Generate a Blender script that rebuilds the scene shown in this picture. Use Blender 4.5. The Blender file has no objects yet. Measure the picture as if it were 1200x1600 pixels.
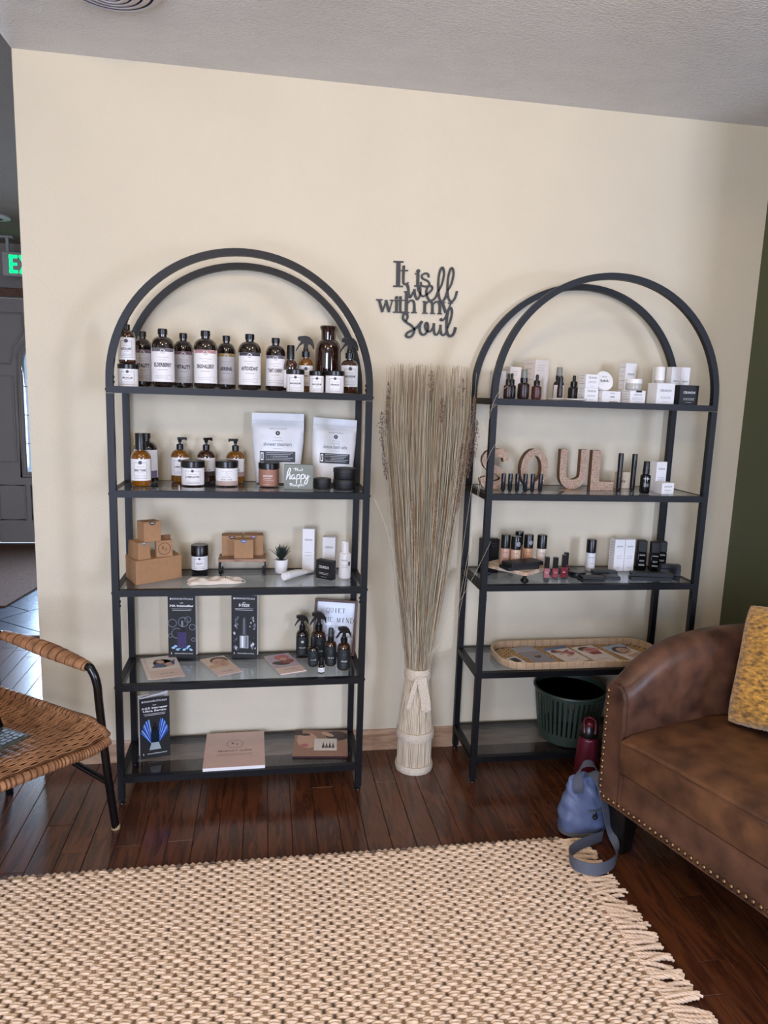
import bpy, math, random
from mathutils import Vector, Matrix
random.seed(7)
SC = bpy.context.scene
COL = SC.collection
R = math.radians
PI = math.pi

# ---------------------------------------------------------------- camera
cam_data = bpy.data.cameras.new('camera')
cam = bpy.data.objects.new('camera', cam_data)
COL.objects.link(cam)
cam_data.sensor_fit = 'VERTICAL'
cam_data.sensor_height = 24.0
cam_data.lens = 24.0 * 1117.327 / 1600.0
cam_data.clip_start = 0.02
CAM = Vector((-0.2491, -2.5938, 1.3829))
def _axes(yaw, pitch, roll):
    cy, sy, cp, sp = math.cos(yaw), math.sin(yaw), math.cos(pitch), math.sin(pitch)
    f = Vector((-sy*cp, cy*cp, sp)); r0 = Vector((cy, sy, 0)); u0 = r0.cross(f)
    return math.cos(roll)*r0 + math.sin(roll)*u0, -math.sin(roll)*r0 + math.cos(roll)*u0, f
_r, _u, _f = _axes(-0.1666, -0.1646, 0.0334)
cam.matrix_world = Matrix(((_r.x, _u.x, -_f.x, CAM.x), (_r.y, _u.y, -_f.y, CAM.y),
                           (_r.z, _u.z, -_f.z, CAM.z), (0, 0, 0, 1)))
SC.camera = cam

# ---------------------------------------------------------------- world, exposure, daylight
SC.view_settings.view_transform = 'Standard'
SC.view_settings.look = 'None'
SC.view_settings.gamma = 1.0
SC.view_settings.use_curve_mapping = False
SC.view_settings.exposure = -0.15
world = bpy.data.worlds.new('world'); SC.world = world
world.use_nodes = True
world.node_tree.nodes['Background'].inputs[0].default_value = (0.75, 0.85, 1.0, 1)
world.node_tree.nodes['Background'].inputs[1].default_value = 1.0

def area(name, loc, target, sx, sy, power, color, spread=0):
    d = bpy.data.lights.new(name, 'AREA'); d.shape = 'RECTANGLE'; d.size = sx; d.size_y = sy
    d.energy = power; d.color = color
    o = bpy.data.objects.new(name, d); COL.objects.link(o); o.location = loc
    if spread: d.spread = R(spread)
    o.rotation_euler = (Vector(target) - Vector(loc)).to_track_quat('-Z', 'Y').to_euler()
    return o
WIN = (0.64, 0.73, 1.0)
# daylight through the right rear window; the left opening is added fill (the openings are built below)
area('window_light_rear', (2.80, -5.02, 1.45), (2.80, 0, 1.45), 0.85, 1.30, 130, WIN)
area('window_light_rear_b', (-1.4, -5.02, 1.05), (-1.4, 0, 0.8), 1.60, 1.90, 175, WIN)  # unseen low opening, shaped to throw bluish fill on the lower wall
# daylight in the entry hall through the door glass, plus an added side light
area('door_glass_light', (-2.055, 3.985, 1.18), (-2.055, 0, 0.3), 0.44, 1.08, 34, (0.66, 0.79, 1.0), 110)
area('side_light_light', (-1.36, 3.985, 1.10), (-1.36, 0, 0.2), 0.34, 1.75, 34, (0.62, 0.75, 1.0), 100)  # added, unseen: widens the bright reflection on the hall floor

# ---------------------------------------------------------------- materials
MATS = {}
def lin(h):
    h = h.lstrip('#'); out = []
    for i in (0, 2, 4):
        c = int(h[i:i+2], 16) / 255
        out.append(c/12.92 if c <= 0.04045 else ((c+0.055)/1.055)**2.4)
    return out
def mat(name, hexa='#808080', rough=0.5, metal=0.0, noise=0.06, scale=30.0, bump=0.0, bscale=200.0, spec=0.5, coat=0.0,
        trans=0.0, emit=None, emit_s=0.0, sheen=0.0, stretch=(1, 1, 1), second=None, sharp=False, bdist=0.002):
    if name in MATS: return MATS[name]
    m = bpy.data.materials.new(name); m.use_nodes = True; MATS[name] = m
    nt = m.node_tree; N = nt.nodes; L = nt.links
    b = N['Principled BSDF']
    b.inputs['Roughness'].default_value = rough; b.inputs['Metallic'].default_value = metal
    b.inputs['Specular IOR Level'].default_value = spec
    b.inputs['Coat Weight'].default_value = coat; b.inputs['Coat Roughness'].default_value = 0.05
    b.inputs['Transmission Weight'].default_value = trans
    b.inputs['Sheen Weight'].default_value = sheen
    c = lin(hexa)
    if noise > 0 or bump > 0 or second:
        tc = N.new('ShaderNodeTexCoord'); mp = N.new('ShaderNodeMapping'); mp.inputs['Scale'].default_value = stretch
        L.new(tc.outputs['Object'], mp.inputs['Vector'])
    if noise > 0 or second:
        n = N.new('ShaderNodeTexNoise'); n.inputs['Scale'].default_value = scale; n.inputs['Detail'].default_value = 4
        L.new(mp.outputs[0], n.inputs['Vector'])
        r = N.new('ShaderNodeValToRGB')
        c2 = lin(second) if second else c
        r.color_ramp.elements[0].color = [x*(1-noise) for x in c] + [1]
        r.color_ramp.elements[1].color = [min(1, x*(1+noise)) for x in c2] + [1]
        r.color_ramp.elements[0].position = 0.45 if sharp else 0.3; r.color_ramp.elements[1].position = 0.55 if sharp else 0.7
        L.new(n.outputs['Fac'], r.inputs['Fac']); L.new(r.outputs['Color'], b.inputs['Base Color'])
    else:
        b.inputs['Base Color'].default_value = c + [1]
    if bump > 0:
        n2 = N.new('ShaderNodeTexNoise'); n2.inputs['Scale'].default_value = bscale; n2.inputs['Detail'].default_value = 3
        L.new(mp.outputs[0], n2.inputs['Vector'])
        bp = N.new('ShaderNodeBump'); bp.inputs['Strength'].default_value = bump; bp.inputs['Distance'].default_value = bdist
        L.new(n2.outputs['Fac'], bp.inputs['Height']); L.new(bp.outputs['Normal'], b.inputs['Normal'])
    if emit:
        b.inputs['Emission Color'].default_value = lin(emit) + [1]; b.inputs['Emission Strength'].default_value = emit_s
    return m

def wood(name, c1, c2, scale=6.0, stretch=(1, 12, 12), rough=0.35, rand=0.0, coat=0.0, spec=0.5, bump=0.1, ring=0.6):
    if name in MATS: return MATS[name]
    m = bpy.data.materials.new(name); m.use_nodes = True; MATS[name] = m
    nt = m.node_tree; N = nt.nodes; L = nt.links; b = N['Principled BSDF']
    b.inputs['Roughness'].default_value = rough; b.inputs['Coat Weight'].default_value = coat
    b.inputs['Coat Roughness'].default_value = 0.12; b.inputs['Specular IOR Level'].default_value = spec
    tc = N.new('ShaderNodeTexCoord'); mp = N.new('ShaderNodeMapping'); mp.inputs['Scale'].default_value = stretch
    oi = N.new('ShaderNodeObjectInfo'); add = N.new('ShaderNodeVectorMath'); add.operation = 'ADD'
    mul = N.new('ShaderNodeMath'); mul.operation = 'MULTIPLY'; mul.inputs[1].default_value = 37.0
    L.new(oi.outputs['Random'], mul.inputs[0]); L.new(tc.outputs['Object'], mp.inputs['Vector'])
    L.new(mp.outputs[0], add.inputs[0]); L.new(mul.outputs[0], add.inputs[1])
    n = N.new('ShaderNodeTexNoise'); n.inputs['Scale'].default_value = scale; n.inputs['Detail'].default_value = 6
    n.inputs['Distortion'].default_value = 1.2
    L.new(add.outputs[0], n.inputs['Vector'])
    w = N.new('ShaderNodeMath'); w.operation = 'MULTIPLY'; w.inputs[1].default_value = 18.0
    s = N.new('ShaderNodeMath'); s.operation = 'SINE'
    L.new(n.outputs['Fac'], w.inputs[0]); L.new(w.outputs[0], s.inputs[0])
    mr = N.new('ShaderNodeMapRange'); mr.inputs[1].default_value = -1; mr.inputs[2].default_value = 1
    mr.inputs[3].default_value = 0.0; mr.inputs[4].default_value = ring
    L.new(s.outputs[0], mr.inputs[0])
    n3 = N.new('ShaderNodeTexNoise'); n3.inputs['Scale'].default_value = scale*5; n3.inputs['Detail'].default_value = 3
    L.new(add.outputs[0], n3.inputs['Vector'])
    a2 = N.new('ShaderNodeMath'); a2.operation = 'MULTIPLY_ADD'; a2.inputs[1].default_value = 0.6
    L.new(n3.outputs['Fac'], a2.inputs[0]); L.new(mr.outputs[0], a2.inputs[2])
    r = N.new('ShaderNodeValToRGB'); r.color_ramp.elements[0].position = 0.1; r.color_ramp.elements[1].position = 0.95
    r.color_ramp.elements[0].color = lin(c1) + [1]; r.color_ramp.elements[1].color = lin(c2) + [1]
    L.new(a2.outputs[0], r.inputs['Fac'])
    hsv = N.new('ShaderNodeHueSaturation')
    mv = N.new('ShaderNodeMapRange'); mv.inputs[3].default_value = 1-rand; mv.inputs[4].default_value = 1+rand
    L.new(oi.outputs['Random'], mv.inputs[0]); L.new(mv.outputs[0], hsv.inputs['Value'])
    L.new(r.outputs['Color'], hsv.inputs['Color']); L.new(hsv.outputs[0], b.inputs['Base Color'])
    bp = N.new('ShaderNodeBump'); bp.inputs['Strength'].default_value = bump; bp.inputs['Distance'].default_value = 0.001
    L.new(a2.outputs[0], bp.inputs['Height']); L.new(bp.outputs['Normal'], b.inputs['Normal'])
    return m

def sheet_glass(name, tint, refl=1.0, ior=1.5):
    if name in MATS: return MATS[name]
    m = bpy.data.materials.new(name); m.use_nodes = True; MATS[name] = m
    nt = m.node_tree; N = nt.nodes; L = nt.links; N.remove(N['Principled BSDF'])
    t = N.new('ShaderNodeBsdfTransparent'); t.inputs[0].default_value = lin(tint) + [1]
    g = N.new('ShaderNodeBsdfGlossy'); g.inputs['Roughness'].default_value = 0.03
    g.inputs['Color'].default_value = (refl, refl, refl, 1)
    lw = N.new('ShaderNodeLayerWeight'); lw.inputs['Blend'].default_value = 0.5     # same from both sides of the sheet
    pw = N.new('ShaderNodeMath'); pw.operation = 'POWER'; pw.inputs[1].default_value = 5.0
    ma = N.new('ShaderNodeMath'); ma.operation = 'MULTIPLY_ADD'; ma.inputs[1].default_value = 0.92; ma.inputs[2].default_value = 0.045
    mx = N.new('ShaderNodeMixShader'); out = N['Material Output']
    L.new(lw.outputs['Facing'], pw.inputs[0]); L.new(pw.outputs[0], ma.inputs[0])
    L.new(ma.outputs[0], mx.inputs[0]); L.new(t.outputs[0], mx.inputs[1]); L.new(g.outputs[0], mx.inputs[2])
    L.new(mx.outputs[0], out.inputs['Surface'])
    return m

# the palette
BLACK = mat('black_powder_coat', '#0c0d10', 0.45, spec=0.3, noise=0.08, scale=80, bump=0.05, bscale=900)
BLACKPL = mat('black_plastic', '#0c0c0d', 0.28, noise=0.05)
BLACKMT = mat('black_matte', '#141415', 0.55, noise=0.08)
WHITE = mat('white_paper', '#e9e7e6', 0.55, noise=0.02)
WHITEPL = mat('white_plastic', '#eceae8', 0.3, noise=0.02)
CREAM = mat('cream_card', '#dcd2c8', 0.6, noise=0.03)
INK = mat('dark_ink', '#22201f', 0.6, noise=0.03)
INKG = mat('grey_ink', '#6d6a68', 0.6, noise=0.03)
INKW = mat('white_ink', '#f2f2f2', 0.6, noise=0.02)
AMBER = mat('amber_glass', '#3a1d0a', 0.06, noise=0.15, scale=12, coat=1.0)
AMBERL = mat('light_amber_glass', '#7a4a08', 0.06, noise=0.2, scale=14, coat=1.0)  # opaque amber brightened; light passing through the glass is put into the colour
AMBERD = mat('dark_brown_glass', '#1c0e09', 0.06, noise=0.15, scale=12, coat=1.0)
JUG = mat('red_brown_glass', '#2a0f0a', 0.05, noise=0.15, scale=8, coat=1.0)
KRAFT = mat('kraft_cardboard', '#a37b56', 0.75, noise=0.06, scale=60)
KRAFTD = mat('kraft_edge', '#7c5535', 0.8, noise=0.06, scale=60)
GLASS = sheet_glass('shelf_glass', '#dfe4e8', 1.0)
SILVER = mat('silver', '#b9b9b6', 0.25, 1.0, noise=0.03)
BRASS = mat('aged_brass', '#8f7354', 0.35, 1.0, noise=0.1)

# ---------------------------------------------------------------- mesh builder
class MB:
    def __init__(s): s.v = []; s.f = []; s.m = []; s.mats = []
    def _mi(s, m):
        if m is None: return 0
        if m not in s.mats: s.mats.append(m)
        return s.mats.index(m)
    def add(s, vs, fs, m=None):
        k = len(s.v); i = s._mi(m)
        s.v += [tuple(x) for x in vs]; s.f += [tuple(a+k for a in q) for q in fs]; s.m += [i]*len(fs)
        return s
    def box(s, x0, x1, y0, y1, z0, z1, m=None, M=None):
        vs = [Vector((x, y, z)) for z in (z0, z1) for y in (y0, y1) for x in (x0, x1)]
        if M is not None: vs = [M @ q for q in vs]
        return s.add(vs, [(0, 2, 3, 1), (4, 5, 7, 6), (0, 1, 5, 4), (2, 6, 7, 3), (0, 4, 6, 2), (1, 3, 7, 5)], m)
    def lathe(s, prof, seg=24, c=(0, 0), m=None, M=None, sx=1, sy=1):
        vs = []; fs = []; n = len(prof)
        for r, z in prof:
            for k in range(seg):
                a = 2*PI*k/seg; vs.append(Vector((c[0]+r*sx*math.cos(a), c[1]+r*sy*math.sin(a), z)))
        for i in range(n-1):
            for k in range(seg):
                a = i*seg+k; b = i*seg+(k+1) % seg
                fs.append((a, b, b+seg, a+seg))
        if prof[0][0] > 1e-6: fs.append(tuple(range(seg-1, -1, -1)))
        if prof[-1][0] > 1e-6: fs.append(tuple(range((n-1)*seg, n*seg)))
        if M is not None: vs = [M @ q for q in vs]
        return s.add(vs, fs, m)
    def tube(s, path, r, seg=8, closed=False, m=None, ry=None, up=None):
        P = [Vector(q) for q in path]; n = len(P); vs = []; fs = []
        rr = r if isinstance(r, (list, tuple)) else [r]*n
        ra = ry if isinstance(ry, (list, tuple)) else ([ry]*n if ry is not None else rr)
        nrm = None
        for i in range(n):
            if closed: t = (P[(i+1) % n]-P[i-1]).normalized()
            else: t = (P[min(i+1, n-1)]-P[max(i-1, 0)]).normalized()
            if nrm is None:
                a = Vector(up) if up else (Vector((0, 0, 1)) if abs(t.z) < 0.9 else Vector((0, 1, 0)))
                nrm = (a - t*a.dot(t)).normalized()
            else:
                nrm = (nrm - t*nrm.dot(t))
                nrm = nrm.normalized() if nrm.length > 1e-8 else Vector((1, 0, 0))
            bi = t.cross(nrm)
            for k in range(seg):
                a = 2*PI*(k+0.5)/seg
                vs.append(P[i] + nrm*rr[i]*math.sin(a) + bi*ra[i]*math.cos(a))
        for i in range(n if closed else n-1):
            for k in range(seg):
                a = i*seg+k; b = i*seg+(k+1) % seg; j = ((i+1) % n)*seg
                fs.append((a, b, j+(k+1) % seg, j+k))
        if not closed:
            fs.append(tuple(range(seg-1, -1, -1))); fs.append(tuple(range((n-1)*seg, n*seg)))
        return s.add(vs, fs, m)
    def prism(s, out, z0, z1, m=None, f=lambda x, y, z: (x, y, z)):
        n = len(out)
        vs = [f(x, y, z0) for x, y in out] + [f(x, y, z1) for x, y in out]
        fs = [tuple(range(n-1, -1, -1)), tuple(range(n, 2*n))] + [(i, (i+1) % n, n+(i+1) % n, n+i) for i in range(n)]
        return s.add(vs, fs, m)
    def grid(s, fn, nu, nv, m=None, wrap=False):
        vs = [fn(i/nu, j/nv) for j in range(nv+1) for i in range(nu+1)]
        fs = [(j*(nu+1)+i, j*(nu+1)+i+1, (j+1)*(nu+1)+i+1, (j+1)*(nu+1)+i) for j in range(nv) for i in range(nu)]
        return s.add(vs, fs, m)
    def mesh(s, name, m=None, smooth=True, ang=38):
        me = bpy.data.meshes.new(name)
        me.from_pydata(s.v, [], s.f)
        if s.mats:
            for q in s.mats: me.materials.append(q)
            me.polygons.foreach_set('material_index', s.m)
        elif m: me.materials.append(m)
        me.validate(clean_customdata=False)
        if smooth:
            me.shade_smooth(); me.set_sharp_from_angle(angle=R(ang))
        me.update()
        return me

def obj(name, mb, m=None, parent=None, loc=(0, 0, 0), rot=(0, 0, 0), smooth=True, bevel=0, kind=None, label=None, ang=38):
    me = mb if isinstance(mb, bpy.types.Mesh) else mb.mesh(name, m, smooth, ang)
    o = bpy.data.objects.new(name, me); COL.objects.link(o)
    o.location = loc; o.rotation_euler = rot
    if parent is not None: o.parent = parent
    if bevel:
        b = o.modifiers.new('bevel', 'BEVEL'); b.width = bevel; b.segments = 2; b.limit_method = 'ANGLE'; b.angle_limit = R(40)
    if kind: o['kind'] = kind
    if label: o['label'] = label
    return o
def tag(o, label, cat, group=None):
    o['label'] = label; o['category'] = cat
    if group: o['group'] = group
    return o
def thing(name, label, cat, loc=(0, 0, 0), rz=0.0, group=None, rot=None):
    o = bpy.data.objects.new(name, None); COL.objects.link(o); o.empty_display_size = 0.05
    o.location = loc; o.rotation_euler = rot if rot else (0, 0, rz)
    return tag(o, label, cat, group)
def struct(name, mb, m=None, smooth=False, **k):
    o = obj(name, mb, m, smooth=smooth, **k); o['kind'] = 'structure'; return o
def facing(x, y, k=0.5):
    return k*math.atan2(CAM.x-x, -(CAM.y-y))
def catmull(P, n=6, closed=False):
    P = [Vector(q) for q in P]; out = []; N = len(P)
    for i in range(N if closed else N-1):
        g = (lambda j: P[j % N]) if closed else (lambda j: P[max(0, min(N-1, j))])
        a, b, c, d = g(i-1), g(i), g(i+1), g(i+2)
        for k in range(n):
            t = k/n
            out.append(0.5*((2*b)+(c-a)*t+(2*a-5*b+4*c-d)*t*t+(3*b-a-3*c+d)*t**3))
    if not closed: out.append(P[-1])
    return out

# ---------------------------------------------------------------- flat print: 2D shapes mapped on faces
_TXT = {}
def text_mesh(s, bold):
    k = (s, bold)
    if k in _TXT: return _TXT[k]
    cu = bpy.data.curves.new('t', 'FONT'); cu.body = s; cu.size = 1.0; cu.resolution_u = 2
    cu.align_x = 'CENTER'; cu.align_y = 'CENTER'; cu.offset = bold
    o = bpy.data.objects.new('t', cu)
    me = o.to_mesh()
    vs = [(v.co.x, v.co.y) for v in me.vertices]; fs = [tuple(p.vertices) for p in me.polygons]
    o.to_mesh_clear(); bpy.data.objects.remove(o); bpy.data.curves.remove(cu)
    _TXT[k] = (vs, fs)
    return _TXT[k]
class P2:
    """flat shapes in a (u, v) plane: u across, v up; layers keep a hair of depth apart"""
    def __init__(s): s.q = []
    def poly(s, pts, m, lift=0): s.q.append(([tuple(p[:2]) for p in pts], [tuple(range(len(pts)))], m, lift)); return s
    def rect(s, x0, x1, y0, y1, m, n=1, lift=0):
        vs = []; fs = []
        for i in range(n+1):
            x = x0+(x1-x0)*i/n; vs += [(x, y0), (x, y1)]
        for i in range(n): fs.append((2*i, 2*i+2, 2*i+3, 2*i+1))
        s.q.append((vs, fs, m, lift)); return s
    def frame(s, x0, x1, y0, y1, t, m, n=1, lift=0):
        s.rect(x0, x1, y0, y0+t, m, n, lift); s.rect(x0, x1, y1-t, y1, m, n, lift)
        s.rect(x0, x0+t, y0, y1, m, 1, lift); s.rect(x1-t, x1, y0, y1, m, 1, lift); return s
    def ell(s, x, y, rx, ry, m, rot=0, n=18, lift=0):
        c, d = math.cos(rot), math.sin(rot)
        return s.poly([(x+rx*math.cos(2*PI*k/n)*c-ry*math.sin(2*PI*k/n)*d, y+rx*math.cos(2*PI*k/n)*d+ry*math.sin(2*PI*k/n)*c) for k in range(n)], m, lift)
    def ring(s, x, y, r, t, m, n=24, lift=0):
        vs = []; fs = []
        for k in range(n):
            a = 2*PI*k/n; vs += [(x+r*math.cos(a), y+r*math.sin(a)), (x+(r-t)*math.cos(a), y+(r-t)*math.sin(a))]
        for k in range(n):
            a = 2*k; b = 2*((k+1) % n); fs.append((a, b, b+1, a+1))
        s.q.append((vs, fs, m, lift)); return s
    def text(s, t, size, x, y, m, sx=1.0, bold=0.012, wid=None, lift=0):
        vs, fs = text_mesh(t, bold)
        if not vs: return s
        if wid is not None:
            w = max(v[0] for v in vs)-min(v[0] for v in vs); sx = wid/(w*size)
        s.q.append(([(x+v[0]*size*sx, y+v[1]*size) for v in vs], fs, m, lift)); return s
    def stroke(s, pts, w, m, n=4, lift=0):
        P = catmull([Vector((a, b, 0)) for a, b in pts], n); N = len(P); vs = []
        for i in range(N):
            t = (P[min(i+1, N-1)]-P[max(0, i-1)]); t = t.normalized() if t.length > 0 else Vector((1, 0, 0))
            ww = w if not isinstance(w, (list, tuple)) else w[0]+(w[1]-w[0])*i/(N-1)
            vs += [(P[i].x-t.y*ww/2, P[i].y+t.x*ww/2), (P[i].x+t.y*ww/2, P[i].y-t.x*ww/2)]
        s.q.append((vs, [(2*i, 2*i+2, 2*i+3, 2*i+1) for i in range(N-1)], m, lift)); return s
    def build(s, fn, name, parent, **k):
        mb = MB()
        for vs, fs, m, lift in s.q:
            q = [fn(a, b, lift) for a, b in vs]
            mb.add(q, fs, m)
        return obj(name, mb, None, parent, smooth=False, **k)
LIFT = 0.00025
def on_front(y):            # the face of a box that looks along -y
    return lambda a, b, l: (a, y-LIFT*(1+l), b)
def on_top(z):
    return lambda a, b, l: (a, b, z+LIFT*(1+l))
def on_cyl(r):
    return lambda a, b, l: ((r+LIFT*(1+l))*math.sin(a/r), -(r+LIFT*(1+l))*math.cos(a/r), b)

# ================================================================ the room
XL, XR, HC, HH = -1.038, 1.618, 2.404, 2.48
RX0, RX1, RY0, RY1 = -3.0, 4.2, -5.0, 3.9
M_WALL = mat('painted_wall', '#d6cbb3', 0.7, noise=0.025, scale=3.0, bump=0.35, bscale=95, bdist=0.003, spec=0.3)
M_CEIL = mat('textured_ceiling', '#e2e0dd', 0.85, noise=0.03, scale=8, bump=0.9, bscale=120, bdist=0.006, stretch=(1, 1.6, 1), spec=0.2)
M_GREEN = mat('olive_wall', '#4d5138', 0.7, noise=0.04, scale=3, bump=0.2, bscale=150)
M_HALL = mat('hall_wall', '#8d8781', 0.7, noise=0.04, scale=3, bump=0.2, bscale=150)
M_PINE = wood('pine_trim', '#8a6a50', '#b8977a', scale=3.0, stretch=(1.5, 10, 10), rough=0.4, ring=0.5)
M_PLANK = wood('oak_plank', '#3a1d12', '#60361f', scale=3.2, stretch=(9, 1.0, 9), rough=0.26, rand=0.10, coat=0.25, bump=0.06)
M_SUB = mat('plank_joint', '#190c07', 0.6)
M_SLATE = mat('slate_tile', '#4b4f5c', 0.25, noise=0.25, scale=6, bump=0.3, bscale=12)
M_GROUT = mat('grout', '#2c2c33', 0.8)

struct('wall_back', MB().box(XL, XR, 0, 0.12, 0, HC+0.1), M_WALL)
struct('wall_right', MB().box(XR, XR+0.12, -0.95, 0.12, 0, HC+0.1), M_GREEN)
struct('wall_far_right', MB().box(RX1, RX1+0.1, RY0, 0.1, 0, HC+0.1), M_WALL)
struct('wall_behind_right', MB().box(XR+0.12, RX1, 0.0, 0.1, 0, HC+0.1), M_WALL)
struct('wall_left', MB().box(RX0-0.1, RX0, RY0, RY1, 0, HH+0.1), M_WALL)
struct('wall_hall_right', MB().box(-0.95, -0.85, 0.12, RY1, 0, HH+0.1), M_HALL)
W1 = (2.25, 3.35, 0.75, 2.15); W2 = (-2.2, -0.6, 0.10, 2.00)  # W2 is the unseen opening added for bluish fill
wr = MB()
for x0, x1 in ((RX0-0.1, W2[0]), (W2[1], W1[0]), (W1[1], RX1+0.1)): wr.box(x0, x1, RY0-0.1, RY0, 0, HH+0.1)
for w in (W1, W2):
    wr.box(w[0], w[1], RY0-0.1, RY0, 0, w[2]); wr.box(w[0], w[1], RY0-0.1, RY0, w[3], HH+0.1)
struct('wall_rear', wr, M_WALL)
for k, w in enumerate((W1, W2)):
    fr = MB(); t = 0.05
    fr.box(w[0]-t, w[1]+t, RY0-0.01, RY0+0.03, w[2]-t, w[2]); fr.box(w[0]-t, w[1]+t, RY0-0.01, RY0+0.03, w[3], w[3]+t)
    fr.box(w[0]-t, w[0], RY0-0.01, RY0+0.03, w[2], w[3]); fr.box(w[1], w[1]+t, RY0-0.01, RY0+0.03, w[2], w[3])
    struct('window_%d' % (k+1), fr, WHITEPL)  # window_2 frames the added fill opening
# far wall of the entry hall, with the door opening and the added side light opening
D0, D1, DZ = -2.52, -1.60, 2.06
wf = MB().box(RX0, D0, RY1, RY1+0.12, 0, HH+0.1).box(D0, D1, RY1, RY1+0.12, DZ, HH+0.1).box(D1, -1.53, RY1, RY1+0.12, 0, HH+0.1)
wf.box(-1.53, -1.19, RY1, RY1+0.12, 0, 0.22).box(-1.53, -1.19, RY1, RY1+0.12, 1.98, HH+0.1).box(-1.19, -0.85, RY1, RY1+0.12, 0, HH+0.1)
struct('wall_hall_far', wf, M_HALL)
struct('ceiling', MB().box(XL, RX1+0.1, RY0-0.1, 0.12, HC, HC+0.25), M_CEIL)
struct('ceiling_hall', MB().box(RX0-0.1, XL, RY0-0.1, RY1+0.12, HH, HH+0.15).box(XL, -0.85, 0.12, RY1+0.12, HH, HH+0.15), mat('hall_ceiling_paint', '#8d8376', 0.85, noise=0.03, scale=8, bump=0.9, bscale=120, bdist=0.006, spec=0.2))  # ceiling texture darkened to put the hall's dimness into the colour
floor = struct('floor', MB().box(RX0-0.1, RX1+0.1, RY0-0.1, 1.40, -0.08, -0.006), M_SUB)
# oak planks, one by one where the picture shows floor, running towards the back wall
PW = 0.0763; rp = random.Random(3)
pl_mesh = {}
def plank(i, y0, y1):
    n = round((y1-y0)*50)
    if n not in pl_mesh:
        g = 0.0006; L = n/50; mb = MB(); b = 0.0012
        x0, x1 = -PW/2+g, PW/2-g; a0, a1 = g, L-g
        vs = [(x0, a0, -0.008), (x1, a0, -0.008), (x1, a1, -0.008), (x0, a1, -0.008), (x0, a0, -b), (x1, a0, -b), (x1, a1, -b), (x0, a1, -b),
              (x0+b, a0+b, 0), (x1-b, a0+b, 0), (x1-b, a1-b, 0), (x0+b, a1-b, 0)]
        fs = [(0, 1, 5, 4), (1, 2, 6, 5), (2, 3, 7, 6), (3, 0, 4, 7), (4, 5, 9, 8), (5, 6, 10, 9), (6, 7, 11, 10), (7, 4, 8, 11), (8, 9, 10, 11)]
        pl_mesh[n] = mb.add(vs, fs).mesh('plank', M_PLANK, smooth=False)
    obj('plank', pl_mesh[n], None, floor, loc=(-1.304+(i+0.5)*PW, y0, 0))
for i in range(-10, 38):
    x = -1.304+(i+0.5)*PW
    top = 1.40 if x < XL+0.04 else 0.0
    y = -1.3-(0.9 if x > 0.55 else 0)-rp.random()*1.1
    while y < top-0.05:
        L = rp.choice((0.6, 0.8, 0.9, 1.1, 1.2)); e = min(y+L, top)
        if top-e < 0.12: e = top
        e = round(e*50)/50 if e < top else top
        plank(i, y, y+round((e-y)*50)/50 if e < top else e); y = y+round((e-y)*50)/50 if e < top else e
struct('trim_1', MB().tube([(RX0, 1.43, -0.002), (-0.95, 1.43, -0.002)], 0.045, 10, ry=0.014, up=(0, 1, 0)), wood('threshold_wood', '#4a2412', '#7a4526', stretch=(2, 10, 10)), smooth=True)
# slate tiles of the entry, laid on the diagonal
hallf = struct('floor_hall', MB().box(RX0, -0.85, 1.46, RY1, -0.08, -0.008), M_GROUT)
def clip(poly, inside, cut):
    out = []
    for i in range(len(poly)):
        a, b = poly[i-1], poly[i]; ia, ib = inside(a), inside(b)
        if ia != ib: out.append(cut(a, b))
        if ib: out.append(b)
    return out
def cut_axis(k, v):
    return lambda a, b: tuple(a[j]+(b[j]-a[j])*(v-a[k])/(b[k]-a[k]) for j in (0, 1))
TS = 0.41; ca, sa = math.cos(R(52)), math.sin(R(52))
for i in range(-14, 15):
    for j in range(-14, 15):
        cx, cy = (i+0.5*(j % 2))*TS, j*TS
        q = [(cx-TS/2+.004, cy-TS/2+.004), (cx+TS/2-.004, cy-TS/2+.004), (cx+TS/2-.004, cy+TS/2-.004), (cx-TS/2+.004, cy+TS/2-.004)]
        q = [(-1.9+a*ca-b*sa, 2.6+a*sa+b*ca) for a, b in q]
        for k, v, sg in ((0, RX0+0.01, 1), (0, -0.96, -1), (1, 1.47, 1), (1, RY1-0.01, -1)):
            if q: q = clip(q, lambda p, k=k, v=v, sg=sg: sg*(p[k]-v) > 0, cut_axis(k, v))
        if len(q) > 2:
            obj('tile', MB().prism(q, -0.008, 0.0), M_SLATE, hallf, smooth=False)
# pine baseboards
def baseboard(name, x0, x1):
    prof = [(0, 0), (-0.013, 0), (-0.013, 0.066), (-0.008, 0.074), (-0.006, 0.082), (0, 0.082)]
    struct(name, MB().prism(prof, x0, x1, f=lambda a, b, c: (c, a, b)), M_PINE)
baseboard('baseboard_back', XL+0.0, XR)
bg = MB().box(XR-0.013, XR, -0.95, -0.014, 0, 0.08); struct('baseboard_right', bg, M_PINE)

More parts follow.
